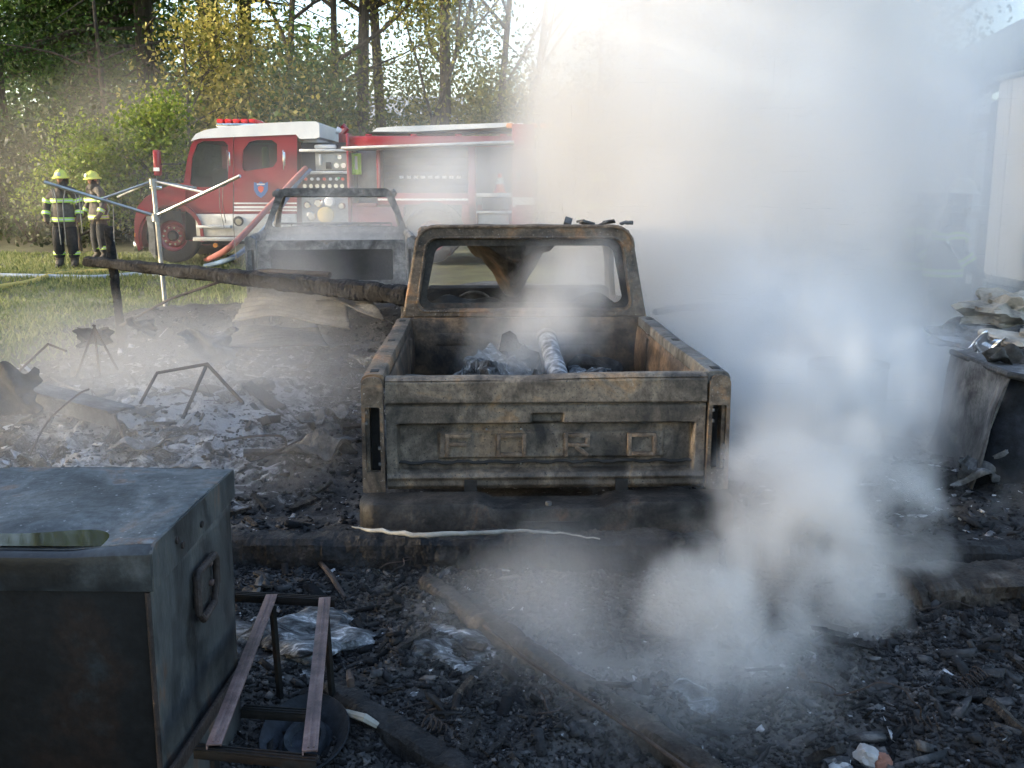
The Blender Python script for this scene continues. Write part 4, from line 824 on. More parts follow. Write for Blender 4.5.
    c = q(334, 128.5); MB().tube([(c[0] + .06, .9, c[1] - .03), (c[0] - .10, .9, c[1] + .02)], [.05, .075], 12).build('nozzle', 'white_plastic', dg)
    lump_ = MB().box((q(324, 146.5)[0], .25, q(324, 146.5)[1]), (.42, .3, .08), .03).build('folded_hose', 'white_plastic', pump)
    # --- rear body
    bd = empty('rear_body', (0, 0, 0)); bd.parent = root
    panel('core', 352, 136, 530, 205, .55, WD - .65, 'dark_compartment', bd); panel('far_side', 350, 133, 532, 240, WD - .08, .06, 'red_paint', bd)
    panel('post', 346, 133, 352, 240, -.02, .5, 'red_paint', bd); panel('post', 376, 150, 381, 205, 0, .5, 'red_paint', bd); panel('post', 468, 146, 476, 240, 0, .5, 'red_paint', bd); panel('post', 512, 124, 534, 240, -.01, WD, 'red_paint', bd)
    panel('top_rail', 346, 136, 513, 147, .0, .10, 'red_paint', bd)
    panel('lower_side', 377, 193, 470, 204.5, .0, .5, 'red_paint', bd); panel('compartment_floor', 352, 203, 377, 207, .02, .5, 'red_paint', bd)
    for k in range(4): panel('upper_rib', 365 + 45 * k, 133.8, 372 + 45 * k, 136, .02, .05, 'red_paint', bd)
    # lifted compartment door seen edge on: silver lip
    a, b = q(347, 149.5), q(514, 143.5); MB().beam((a[0], -.35, a[1]), (b[0], -.35, b[1]), .70, .05, .012).build('awning_door', 'tread_plate', bd)
    cv = slab('hose_bed_cover', [(369, 133), (376, 127.5), (395, 126), (513, 122), (516, 124.5), (500, 127), (380, 133)], .12, WD - .3, 'white_paint', bd)
    panel('hose_bed_edge', 368, 131.5, 512, 133.4, .05, .06, 'dark_plastic', bd, .004)
    # compartments: doors, vest, cone
    panel('locker_back', 353, 150, 376, 203, .50, .04, 'panel_grey', bd); panel('roller_shutter', 382, 150, 468, 193, .28, .03, 'dark_compartment', bd)
    for k in range(6): panel('shutter_slat', 382, 152 + 6.8 * k, 468, 157.5 + 6.8 * k, .262, .015, 'dark_compartment', bd, .004)
    for k in range(9): panel('lettering', 398 + 7.2 * k, 175.5, 402.5 + 7.2 * k, 178.5, .252, .006, 'white_plastic', bd, 0)
    for (y0_, y1_) in ((193, 197), (211, 213.5)): panel('shelf', 476, y0_, 512, y1_, .02, .5, 'tread_plate', bd)
    panel('equipment_box', 482, 198, 509, 210, .12, .3, 'dark_plastic', bd, .03); panel('equipment_box', 478, 214, 509, 236, .12, .3, 'panel_grey', bd, .03)
    panel('stripe', 378, 198.5, 468, 200.5, -.006, .005, 'white_paint', bd, 0); panel('stripe', 513, 197, 534, 205, -.018, .006, 'white_paint', bd, 0)
    panel('handle', 517, 172, 519.5, 180, -.05, .04, 'chrome', bd, .008); panel('marker_plate', 512.5, 197, 515.5, 207, -.026, .006, 'white_plastic', bd, 0)
    for (x, m_) in ((510, 'lens_amber'), (520, 'white_plastic'), (534, 'lens_amber'), (544, 'lens_amber')):
        c = q(x, 125.5); MB().box((c[0], .15, c[1]), (.14, .14, .10), .03).build('warning_lamp', m_, bd)
    lad = empty('rear_ladder', (0, 0, 0)); lad.parent = root
    for x in (537, 547): a, b = q(x, 140), q(x, 236); MB().cyl((a[0], .3, a[1]), (b[0], .3, b[1]), .03, 8).build('rail', 'chrome', lad)
    for k in range(7): a, b = q(537, 146 + 13 * k), q(547, 146 + 13 * k); MB().cyl((a[0], .3, a[1]), (b[0], .3, b[1]), .02, 8).build('rung', 'chrome', lad)
    panel('tailboard', 530, 237, 560, 241, 0, WD, 'tread_plate', root)
    slab('lower_body', [(381, 240), (381, 205), (392, 205)] + arc(432, 233, 33, 150, 30, 12) + [(468, 205), (468, 240)] + [(470, 241)] + arc(432, 233, 31.5, 12, 168, 12)[0:] + [(392, 241)] if False else [(460, 240), (462, 205), (476, 205), (476, 240)], .0, .5, 'red_paint', bd)
    panel('lower_side', 352, 207, 404, 240, .0, .5, 'red_paint', bd)
    ar = MB(); A, B = arc(432, 235, 29, 178, 2, 20), arc(432, 235, 33.5, 178, 2, 20); n = 21
    vs = [Vector((q(*p)[0], -.04, q(*p)[1])) for p in B] + [Vector((q(*p)[0], -.04, q(*p)[1])) for p in A] + [Vector((q(*p)[0], .5, q(*p)[1])) for p in B] + [Vector((q(*p)[0], .5, q(*p)[1])) for p in A]
    ar.add(vs, [f for k in range(n - 1) for f in ((k, k + 1, n + k + 1, n + k), (2 * n + k, k, k + 1, 2 * n + k + 1), (n + k, n + k + 1, 3 * n + k + 1, 3 * n + k))]); ar.build('wheel_arch', 'dark_plastic', bd)
    panel('wheel_well_back', 402, 205, 462, 240, .45, .03, 'dark_compartment', bd)
    # --- wheels
    for (cx, cyy) in ((172, 236), (432, 236)):
        for side in (0, 1):
            c = q(cx, cyy); w = empty('wheel', (c[0], .02 if side == 0 else WD - .30, c[1])); w.parent = root
            X = Matrix.Rotation(R(90), 4, 'X') @ TR(0, 0, -.28)
            rad = .52
            MB().lathe([(.29, .0), (.40, .0), (rad - .03, .02), (rad, .06), (rad, .22), (rad - .03, .26), (.40, .28), (.30, .27), (.29, .24), (.29, 0)], 40, X).build('tyre', 'tyre', w)
            MB().lathe([(.0, .20), (.10, .20), (.12, .24), (.20, .24), (.22, .18), (.27, .20), (.29, .26), (.30, .25), (.29, .02)], 36, X).build('rim', 'red_paint', w)
            MB().lathe([(.0, .29), (.07, .29), (.09, .25), (.10, .20)], 20, X).build('hub', 'dark_plastic', w)
            for k in range(10):
                a = 2 * math.pi * k / 10; v = Vector((.165 * math.cos(a), -.0, .165 * math.sin(a))); MB().cyl(v + Vector((0, .03, 0)), v + Vector((0, -.015, 0)), .022, 8).build('wheel_nut', 'chrome', w)
    return root
ENGINE = fire_engine()

# traffic cone standing on the shelf of the open compartment
def cone():
    p = W(500, 193, 20.0); p.y = 20.2; p = W(500, 192.6, 20.2)
    root = empty('traffic_cone', p, 0, 'orange traffic cone standing in the open rear compartment of the fire engine', 'traffic cone')
    MB().lathe([(.0, .36), (.03, .36), (.10, .02)], 18, Matrix.Identity(4)).build('cone_body', 'orange_red', root)
    MB().lathe([(.055, .27), (.078, .15), (.076, .15), (.053, .27)], 18, Matrix.Scale(1.06, 4)).build('white_band', 'silver_tape', root)
    MB().box((0, 0, .012), (.25, .25, .024), .006).build('foot', 'orange_red', root)
cone()
v = MB(); c = W(356.5, 164, 20.1)
v.sheet(lambda a, b: c + Vector(((a - .5) * .17, .03 * math.sin(a * 9), (b - .5) * .40)), 8, 10)
v = v.build('safety_vest', 'hi_vis', None, thick=.02); tag(v, 'lime safety vest hanging beside the pump panel', 'vest')
MB().box(c + Vector((0, -.045, .02)), (.05, .012, .25)).build('reflective_strip', 'silver_tape', v)

def hose(name, pts, r, m, label, flatten=1.0, n=10, sub=8):
    P = [Vector(p) for p in pts]; out = []
    for i in range(len(P) - 1):
        p0, p1, p2, p3 = P[max(i - 1, 0)], P[i], P[i + 1], P[min(i + 2, len(P) - 1)]
        for k in range(sub):
            t = k / sub; out.append(.5 * ((2 * p1) + (p2 - p0) * t + (2 * p0 - 5 * p1 + 4 * p2 - p3) * t * t + (-p0 + 3 * p1 - 3 * p2 + p3) * t ** 3))
    out.append(P[-1]); o = MB().tube(out, r, n).build(name, m, None, 60); return tag(o, label, 'hose')
def on(px, py, dz=.03):
    """point of the ground seen at (px, py)"""
    Y = 12.0
    for _ in range(40):
        p = W(px, py, Y); e = p.z - float(gz(p.x, Y)); Y += e * 4.0; Y = min(max(Y, 6), 30)
    p = W(px, py, Y); return Vector((p.x, p.y, float(gz(p.x, p.y)) + dz))
hose('fire_hose', [W(306, 168, 20.05), W(296, 178, 19.8), W(270, 206, 19.0), W(246, 232, 18.0), W(226, 250, 17.3), on(206, 262)], .055, 'hose_red', 'red hose running down from the pump panel to the ground')
hose('fire_hose', [W(311, 170, 20.05), W(298, 182, 19.85), W(280, 208, 19.3), W(262, 232, 18.6), W(236, 256, 17.8), on(205, 268)], .045, 'hose_blue', 'blue hose beside the red hose from the pump panel')
hose('fire_hose', [on(-10, 290), on(6, 288), on(34, 283), on(52, 277), on(80, 274), on(120, 272), on(160, 269)], .045, 'hose_yellow', 'yellow hose lying across the lawn by the firefighters')
hose('fire_hose', [on(-10, 277), on(40, 278), on(95, 279), on(140, 276), on(180, 278), on(240, 279), on(280, 276)], .04, 'hose_grey', 'flat grey blue hose lying across the lawn behind the charred post')

# ------------------------------------------------------------------ the second burnt truck
def truck2():
    Y = 13.0; c = W(337, 262, Y); z0 = float(gz(c.x, Y)) + .20
    root = empty('burnt_pickup', (c.x, Y, z0), R(8), 'second burnt out pickup, pale grey and smoking, in front of the fire engine pump panel', 'pickup truck')
    cab = empty('cab', (0, 0, 0)); cab.parent = root
    # rear window frame at y=0: roof z about 1.62 above its ground
    MB().ring(rtrap(.90, .74, .86, 1.42, .02, .14, 6), rtrap(.80, .655, .94, 1.325, .05, .06, 6), .08, XZ.copy()).build('rear_window_frame', 'burnt_pale', cab)
    MB().sheet(lambda u, v: Vector((-.72 + 1.44 * u, .06 + 1.15 * v, 1.395 - .05 * (2 * u - 1) ** 2 - .05 * math.sin(math.pi * v) * math.sin(math.pi * u) + .012 * math.sin(u * 14 + v * 6))), 24, 14).build('roof', 'burnt_pale', cab, thick=.014)
    MB().box((-.06, .02, 1.36), (.16, .03, .035), .008).build('brake_lamp_hole', 'soot', cab)
    MB().box((0, .05, .66), (1.78, .06, .44), .02).build('back_panel', 'burnt_pale', cab)
    for s in (-1, 1):
        MB().tube([(s * .71, 1.15, 1.35), (s * .80, 1.42, 1.14), (s * .86, 1.66, .92)], [.04, .04, .05], 8).build('windscreen_pillar', 'burnt_pale', cab)
        MB().tube([(s * .73, .05, 1.35), (s * .735, .6, 1.37), (s * .71, 1.16, 1.35)], .045, 8).build('roof_rail', 'burnt_pale', cab)
        d = MB().box((s * .90, .78, .60), (.06, 1.36, .56), .025).build('door', 'burnt_pale', cab); MB().box((s * .94, .25, .78), (.03, .12, .03), .008).build('handle', 'soot', d)
    MB().tube([(-.71, 1.16, 1.34), (.71, 1.16, 1.34)], .04, 8).build('windscreen_header', 'burnt_pale', cab)
    MB().box((0, 1.45, .80), (1.6, .2, .2), .04).build('dashboard', 'soot', cab)
    se = MB()
    for k in range(11): se.tube([(-.7 + .14 * k, .3, .5), (-.7 + .14 * k, .22, .98)], .009, 5)
    se.tube([(-.7, .22, .98), (.7, .22, .98)], .013, 6); se.build('seat_frame', 'burnt_pale', cab)
    # bed towards the camera
    for s in (-1, 1):
        sd = empty('bed_side', (0, 0, 0)); sd.parent = root
        ac, ar = -.95, .40
        poly = [(-1.75, .28), (ac - ar, .28)] + [(ac - ar * math.cos(R(a)), .30 + ar * math.sin(R(a))) for a in range(8, 173, 14)] + [(ac + ar, .28), (0, .28), (0, .86), (-1.75, .86)]
        MB().prism(poly, .05, TR(s * .91 - (.05 if s > 0 else 0), 0, 0) @ YZ).build('outer_skin', 'burnt_pale', sd)
        MB().tube([(s * .885, -1.75, .86), (s * .885, -1.0, .865), (s * .885, 0, .865)], .045, 10).build('rail', 'burnt_pale', sd)
        MB().ring(rtrap(.06, .055, .28, .89, .01, .04, 4), rtrap(.036, .036, .42, .76, .01, .01, 4), .04, TR(s * .865, -1.78, 0) @ XZ).build('rear_post', 'burnt_pale', sd)
        MB().box((s * .865, -1.70, .59), (.09, .02, .38)).build('lamp_recess', 'soot', sd)
    tg = MB().ring(rtrap(.80, .80, .30, .86, .01, .03, 4), rtrap(.66, .66, .42, .76, .02, .02, 4), .05, TR(0, -1.77, 0) @ XZ).build('tailgate', 'burnt_pale', root)
    MB().box((0, -1.735, .59), (1.34, .012, .36)).build('tailgate_skin', 'soot', tg)
    MB().box((0, -.85, .42), (1.7, 1.7, .03), .004).build('bed_floor', 'soot', root); MB().box((0, -1.92, .30), (1.8, .14, .16), .03).build('rear_bumper', 'burnt_pale', root)
    MB().sheet(lambda u, v: Vector((-.72 + 1.44 * u, 1.62 + 1.2 * v, .93 - .06 * v * v - .05 * (2 * u - 1) ** 2)), 16, 10).build('bonnet', 'burnt_pale', root, thick=.012)
    for s in (-1, 1):
        MB().prism([(1.5, .28), (1.75, .28)] + [(2.1 - .36 * math.cos(R(a)), .30 + .36 * math.sin(R(a))) for a in range(8, 173, 14)] + [(2.46, .28), (2.85, .28), (2.85, .82), (1.5, .88)], .14, TR(s * .90 - (.14 if s > 0 else 0), 0, 0) @ YZ).build('wing', 'burnt_pale', root)
        for yy in (ac, 2.1):
            MB().lathe([(.05, .02), (.13, .04), (.18, .0), (.20, -.02), (.19, .06), (.20, .15), (.18, .16)], 22, TR(s * .84, yy, .05) @ Matrix.Rotation(R(-90 * s), 4, 'Y') @ TR(0, 0, -.08)).build('wheel_rim', 'burnt_pale', root)
truck2()

# ------------------------------------------------------------------ steel tool chest in the left foreground
def chest():
    X1, Y0_, Y1_, ZT = -.985, 2.66, 3.42, 1.0; L = 1.75
    root = empty('tool_chest', (X1 - L / 2, (Y0_ + Y1_) / 2, 0), R(-1.0), 'scorched blue grey steel tool chest filling the lower left corner', 'tool chest')
    hw, hd = L / 2, (Y1_ - Y0_) / 2
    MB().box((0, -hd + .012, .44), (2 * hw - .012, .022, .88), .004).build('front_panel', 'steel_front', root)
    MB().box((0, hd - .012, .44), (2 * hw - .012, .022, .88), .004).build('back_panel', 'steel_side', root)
    for s in (-1, 1): MB().sheet(lambda u, v, s=s: Vector((s * (hw - .004 + .013 * math.sin(math.pi * u) * math.sin(math.pi * v) * math.sin(v * 7 + u * 3) + .004 * math.sin(u * 13) * math.sin(v * 11) * math.sin(math.pi * v)), -hd + .002 + (2 * hd - .004) * u, .0 + .90 * v)), 20, 20).build('side_panel', 'steel_side', root, thick=.012)
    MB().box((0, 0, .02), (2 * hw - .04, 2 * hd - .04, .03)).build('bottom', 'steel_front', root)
    # lid: dented sheet with a downturned lip all round and a rounded front edge
    def lid(u, v):
        x = -hw - .012 + (2 * hw + .024) * u; y = -hd + .028 + (2 * hd - .016) * v
        dent = -.028 * math.exp(-((max(0, x - hw + .26) / .17) ** 2)) * math.exp(-((y + hd - .03) / (.15 + .03 * math.sin(x * 11))) ** 4) - .010 * math.sin(x * 3.1 + 1) * math.sin(math.pi * v)
        return Vector((x, y, ZT + dent - .006 * math.sin(math.pi * u * 2)))
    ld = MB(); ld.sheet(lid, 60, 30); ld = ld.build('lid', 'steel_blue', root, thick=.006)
    MB().sheet(lambda u, v: Vector((-hw + .02 + (2 * hw - .05) * u, -hd + .030 + .26 * v, ZT - .0105)), 2, 2).build('rain_puddle', 'puddle', ld, 0)
    fr = MB()
    def fp(k):
        x = -hw - .014 + (2 * hw + .028) * k / 40; d = lid(k / 40, 0).z - ZT
        return [Vector((x, -hd + .03, ZT + d + .002)), Vector((x, -hd + .008, ZT + d * .8 - .004)), Vector((x, -hd - .008, ZT + d * .5 - .02)), Vector((x, -hd - .012, ZT - .05)), Vector((x, -hd - .010, ZT - .125)), Vector((x, -hd - .002, ZT - .125)), Vector((x, -hd - .002, ZT - .04)), Vector((x, -hd + .03, ZT + d - .012))]
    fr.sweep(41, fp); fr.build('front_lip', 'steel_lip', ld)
    MB().prism([(-hd - .010, .875), (hd + .012, .905), (hd + .012, ZT + .003), (-hd + .02, ZT + .003), (-hd - .006, ZT - .018)], .009, TR(hw + .009, 0, 0) @ YZ).build('side_lip', 'steel_side', ld)
    MB().prism([(-hd - .010, .875), (hd + .012, .905), (hd + .012, ZT + .003), (-hd + .02, ZT + .003), (-hd - .006, ZT - .018)], .009, TR(-hw - .018, 0, 0) @ YZ).build('side_lip', 'steel_side', ld)
    for (y, z) in ((-.20, .955), (-.155, .925), (.02, .93)): MB().cyl((hw + .014, y, z), (hw + .024, y, z), .011, 10).build('rivet', 'rust_dark', ld)
    # rusted front corner bead
    MB().tube([(hw - .004, -hd - .002, .0), (hw - .002, -hd - .004, .45), (hw - .004, -hd - .002, .87)], .008, 8).build('corner_bead', 'rust_dark', root)
    # drop handle with its backing plate
    hc = Vector((hw + .008, .02, .735))
    hp = MB(); pl = [(-.075, .05), (.075, .05), (.08, -.02), (.045, -.068), (-.045, -.075), (-.075, -.05)]
    hp.prism(pl, .006, Matrix.Translation(hc) @ YZ); hp = hp.build('handle_plate', 'soot', root)
    g = [Vector((hc.x + .020, hc.y + a, hc.z + b)) for a, b in ((-.092, .05), (-.078, .066), (.082, .066), (.095, .05), (.095, -.025), (.055, -.085), (-.055, -.095), (-.092, -.062), (-.092, .05), (-.078, .066))]
    MB().tube(g, .012, 10).build('handle', 'rust_dark', hp)
    for a, b in ((.06, .045), (.062, -.02), (-.06, .0)): MB().box((hc.x + .012, hc.y + a, hc.z + b), (.016, .018, .018), .004).build('lug', 'angle_iron', hp)
    # scraps of scorched label on the front
    MB().beam((hw + .03, -hd - .12, .33), (hw + .022, hd + .01, .285), .014, .045, .004).build('bent_strap', 'rust_dark', root)
chest()

# ------------------------------------------------------------------ angle iron frame beside the chest
def iron_frame():
    root = empty('iron_bench', (0, 0, 0), 0, 'rusty angle iron bench frame standing beside the tool chest', 'bench')
    def bar(a, b, w=.042, h=.042, m='angle_iron', nm='bar'):
        a, b = Vector(a), Vector(b); q = (b - a).to_track_quat('Y', 'Z').to_matrix(); L = (b - a).length
        o = MB(); c = (a + b) / 2
        o.box(c + q @ Vector((0, 0, h / 2)), (w, L, .005), .001, q); o.box(c + q @ Vector((w / 2 - .0025, 0, .0)), (.005, L, h - .006), .001, q)
        o.box(c + q @ Vector((-.010, 0, h / 2 + .004)), (.006, L * .98, .003), 0, q); o.box(c + q @ Vector((.004, 0, h / 2 + .004)), (.006, L * .98, .003), 0, q); o.box(c + q @ Vector((-w / 2 + .0025, 0, h / 2 - .002)), (.005, L, .006), .001, q)
        return o.build(nm, m, root)
    fa, fb = G(325, 603, .45), G(272, 600, .45); na, nb = G(310, 758, .45), G(238, 705, .45); nb = G(214, 752, .45)
    bar(fa, na, nm='side_rail'); bar(fb, nb, nm='side_rail')
    bar(G(212, 596, .452) , G(336, 603, .452), .03, .03, 'steel_front', 'cross_rail'); bar(G(196, 752, .44), G(318, 764, .44), .03, .03, 'steel_front', 'cross_rail')
    ma, mb_ = fa.lerp(na, .62), fb.lerp(nb, .62); bar(mb_ - Vector((0, 0, .10)), ma - Vector((0, 0, .10)), .03, .03, 'steel_front', 'cross_rail')
    for p in (fa, na, fb, nb): MB().tube([p - Vector((0, 0, .02)), Vector((p.x + .015, p.y, float(bz(p.x, p.y)) - .03))], .015, 6).build('leg', 'steel_front', root)
iron_frame()
# a melted dish under the frame
d = MB(); c = G(300, 735, .12); d.lathe([(.0, -.02), (.06, -.01), (.07, .02), (.09, .02), (.10, -.02), (.12, -.03), (.17, .02), (.19, .045), (.195, .04), (.17, .0), (.12, -.05), (0, -.055)], 32, Matrix.Translation(c - Vector((0, -.08, .06))) @ Matrix.Rotation(R(14), 4, 'X') @ Matrix.Scale(.8, 4) @ Matrix.Scale(1.25, 4, (0, 1, 0)))
tag(d.build('hub_cap', 'scrap_blue'), 'dark round dish lying under the angle iron frame', 'dish')

# ------------------------------------------------------------------ charred timbers
def timber(name, a, b, w, h, m, label, seed, group='charred timbers', seg=60, crack=.22, taper=(1, 1), bow=0.0):
    """burnt beam with alligatored faces: ring after ring of blocks"""
    a, b = Vector(a), Vector(b); L = (b - a).length; q = (b - a).to_track_quat('Y', 'Z').to_matrix(); rg = random.Random(seed); n = 20
    seg = max(12, int(L / .014)); vs, fs = [], []
    cuts = []; yy = 0
    while yy < L: yy += rg.uniform(.03, .11) * (.6 + w * 3); cuts.append((yy, rg.uniform(.3, 1.0), rg.uniform(0, 6.28)))
    for i in range(seg + 1):
        y = L * i / seg; t = i / seg; f = taper[0] * (1 - t) + taper[1] * t
        near = [c_ for c_ in cuts if abs(c_[0] - y) < .06]
        for j in range(n):
            ang = 2 * math.pi * j / n; cx, cz = math.cos(ang), math.sin(ang); e = max(abs(cx), abs(cz)) ; e = 1 / (e * .75 + .25)
            groove = sum(-crack * c_[1] * (.5 + .5 * math.cos(ang - c_[2])) * math.exp(-((y - c_[0] + .012 * math.sin(ang * 2 + c_[2])) / .011) ** 2) for c_ in near)
            rr = 1 + groove - .07 * math.exp(-((((ang * 3.2 + .6 * math.sin(y * 7)) % 2.0) - 1) / .25) ** 2) + .06 * math.sin(y * 23 + ang * 3 + seed) + .07 * math.sin(y * 9 + ang * 2 + seed) + rg.uniform(-.05, .05)
            if i in (0, seg): rr *= .65
            p = a + (b - a) * t + q @ Vector((cx * e * w / 2 * rr * f, 0, cz * e * h / 2 * rr * f)) + Vector((0, 0, bow * math.sin(math.pi * t)))
            vs.append(p)
    for i in range(seg):
        for j in range(n): j2 = (j + 1) % n; fs.append((i * n + j, i * n + j2, (i + 1) * n + j2, (i + 1) * n + j))
    fs += [tuple(range(n))[::-1], tuple(seg * n + j for j in range(n))]
    o = MB(); o.v = [tuple(v) for v in vs]; o.f = fs
    return tag(o.build(name, m, None, 25), label, 'timber', group)
# long sill across the picture in front of the pickup
timber('charred_timber', (-1.75, 4.98, .13), (1.05, 5.02, .12), .20, .20, 'char', 'long charred sill beam lying in front of the pickup bumper', 1, crack=.07)
timber('charred_timber', (1.10, 4.98, .12), (3.9, 4.75, .13), .20, .20, 'char', 'long charred sill beam continuing out to the right edge behind the steam', 2, crack=.07)
rs_ = random.Random(4); sp = [G(352, 527, .25), G(375, 531, .25), G(420, 535, .26), G(470, 533, .27), G(520, 531, .27), G(560, 533, .26), G(600, 539, .25)]; pts = []
for i_ in range(len(sp) - 1):
    for k_ in range(6): pts.append(sp[i_].lerp(sp[i_ + 1], k_ / 6) + Vector((0, rs_.gauss(0, .004), rs_.gauss(0, .003))))
pts.append(sp[-1])
tag(MB().tube(pts, [.004 + .010 * math.sin(math.pi * min(1, k_ / 30)) * rs_.uniform(.7, 1.2) for k_ in range(len(pts))], 7).build('melted_strip', 'pale_strip', None, 60), 'pale melted strip draped along the top of the sill beam', 'strip')
# diagonal timber with a rod, and two more
timber('charred_timber', G(424, 594, .06) + Vector((0, 0, .05)), G(712, 775, .05) + Vector((0, -.1, .04)), .10, .10, 'char_brown', 'diagonal charred timber with a rod on it in the middle foreground', 3)
o = MB().tube([G(484, 626, .17), G(520, 655, .17), G(560, 682, .17), G(640, 735, .165), G(700, 778, .16)], .007, 8).build('iron_rod', 'rust_dark'); tag(o, 'thin rusty rod lying along the diagonal charred timber', 'rod')
timber('charred_timber', G(330, 690, .05), G(480, 790, .05), .11, .10, 'char', 'charred timber running out of the bottom edge right of the angle iron frame', 4)
timber('charred_timber', G(560, 648, .03), G(760, 652, .03), .09, .07, 'char', 'flat charred timber lying level behind the steam', 6)
timber('charred_timber', G(540, 668, .03), G(720, 668, .03), .08, .06, 'char', 'second flat charred timber just in front of the level one', 7)
timber('charred_timber', G(900, 590, .12), G(1060, 580, .14), .35, .16, 'char_brown', 'broad charred timber at the right edge with a pale top', 8)
# long beam held up on the left in front of the second truck, and its post
bA, bB = W(86, 261, 10.9), W(250, 270, 10.3); bC = W(412, 296, 8.75)
timber('charred_timber', bA, bC, .15, .13, 'char', 'long charred pole resting on the post and running behind the pickup cab', 9, taper=(.75, 1.35), crack=.12)
pb = W(108, 226, 10.75); pf = Vector((pb.x + .07, pb.y, float(bz(pb.x, pb.y)) - .05))
timber('charred_post', pf, pb, .085, .085, 'char', 'upright charred post on the left edge of the ash bed', 10, 'charred timbers')
for k, (a, b, lab) in enumerate([(W(120, 326, 10.6), W(225, 280, 10.2), 'thin bent bar leaning against the long charred pole'), (W(210, 278, 10.4), W(330, 275, 9.8), 'short charred stick tucked under the long charred pole')]):
    o = MB().tube([a, a.lerp(b, .5) + Vector((0, 0, .05)), b], .014 if k == 0 else .03, 8).build('bent_bar', 'rust_dark'); tag(o, lab, 'bar')

# ------------------------------------------------------------------ rotary clothes dryer
def dryer():
    Yd = 13.6; top = W(153, 181, Yd); foot = W(166, 309, Yd); foot.z = float(gz(foot.x, Yd)) - .05
    root = empty('clothes_dryer', foot, 0, 'collapsed metal rotary clothes dryer standing on the lawn before the firefighters', 'clothes dryer')
    o = foot; hub = W(155.5, 216, Yd)
    MB().cyl(Vector((0, 0, 0)), top - o, .030, 12).build('pole', 'galvanised', root); MB().cyl(top - o - Vector((0, 0, .06)), top - o + Vector((0, 0, .03)), .05, 12).build('top_collar', 'galvanised', root); MB().cyl(hub - o - Vector((0, 0, .07)), hub - o + Vector((0, 0, .03)), .05, 12).build('sliding_collar', 'galvanised', root)
    ends = [W(44, 182, 13.2), W(240, 176, 12.9), W(204, 168, 14.6) , W(112, 176, 14.7)]
    for k, e in enumerate(ends[:2]):
        MB().tube([hub - o, e - o], .022, 8).build('arm', 'galvanised', root)
    for k, (s_, t) in enumerate(((0, .5), (1, .6))):
        m = hub.lerp(ends[s_], t); MB().tube([top - o, m - o], .016, 8).build('strut', 'galvanised', root)
    for e in (W(118, 197, 14.6), W(196, 188, 14.6)): MB().tube([top - o, e - o], .016, 8).build('strut', 'galvanised', root)
    rg = random.Random(3)
    for k in range(9):
        s_ = rg.choice([0, 1]); t = rg.uniform(.3, .95); p = hub.lerp(ends[s_], t) - o; L = rg.uniform(.15, .55) if k < 7 else 1.0
        MB().tube([p, p + Vector((rg.uniform(-.04, .04), 0, -L * .5)), p + Vector((rg.uniform(-.06, .06), 0, -L))], .005, 5).build('line', 'pale_strip', root)
    p = W(147, 216, Yd) - o
    for k in range(6): MB().tube([p + Vector((.012 * k, -.02, 0)), p + Vector((.012 * k + .03, -.03, -.25)), p + Vector((.014 * k + .01, -.03, -.45 - .02 * k))], .007, 5).build('bundled_line', 'pale_strip', root)
dryer()

# ------------------------------------------------------------------ sheet metal and junk on the ash bed
def corrugated(name, P00, P10, P11, P01, label, waves=9, amp=.02, m='corrugated', sagz=.05, seed=0):
    P = [Vector(p) for p in (P00, P10, P11, P01)]; rg = random.Random(seed); ph = rg.uniform(0, 6)
    def f(u, v):
        p = (P[0] * (1 - u) + P[1] * u) * (1 - v) + (P[3] * (1 - u) + P[2] * u) * v
        return p + Vector((0, -.3, 1)).normalized() * (amp * math.sin(v * waves * 6.283) + sagz * math.sin(math.pi * u + .4 * math.sin(v * 3 + ph)) + .025 * math.sin(u * 7 + v * 4 + ph))
    return tag(MB().sheet(f, 30, waves * 8).build(name, m, None, 60, thick=.004), label, 'sheet metal')
corrugated('roofing_sheet', W(232, 318, 9.9), W(350, 330, 8.9), W(345, 290, 9.6), W(262, 279, 10.6), 'curled corrugated roofing sheet under the long charred pole', 10, amp=.016)
corrugated('roofing_sheet', W(312, 300, 9.6), W(385, 322, 8.6), W(372, 298, 9.2), W(318, 284, 10.3), 'corrugated roofing sheet beside the pickup cab', 9, amp=.014, seed=2)
corrugated('roofing_sheet', W(198, 352, 9.0), W(330, 348, 8.3), W(318, 328, 8.8), W(205, 335, 9.6), 'flat grey corrugated sheet on the ash bed', 9, amp=.012, seed=3)
# bent angle frames
def frame_(name, pts, r, label, m='rust_dark'):
    return tag(MB().tube(pts, r, 6).build(name, m, None, 60), label, 'bar')
frame_('bent_bars', [W(140, 404, 7.3), W(157, 373, 7.4), W(207, 364, 7.5), W(243, 403, 7.3)], .014, 'bent rusty bar frame standing in the ash like a roof shape')
frame_('bent_bars', [W(207, 364, 7.52), W(183, 418, 7.1)], .014, 'straight rusty bar leaning on the roof shaped bar frame')
for k, (a, b, lab) in enumerate([((95, 325), (76, 378), 'front left bar of the thin tripod'), ((94, 325), (100, 378), 'front right bar of the thin tripod'), ((93, 325), (118, 370), 'back bar of the thin tripod'), ((18, 372), (48, 344), 'rising half of the kinked bar by the lawn edge'), ((48, 344), (66, 351), 'drooping half of the kinked bar by the lawn edge'), ((115, 415), (128, 452), 'short thin bar stuck upright below the steel channel')]):
    frame_('thin_bar', [W(*a, 8.6 if k < 5 else 6.9), W(*b, 8.5 if k < 5 else 6.8)], .010, lab)
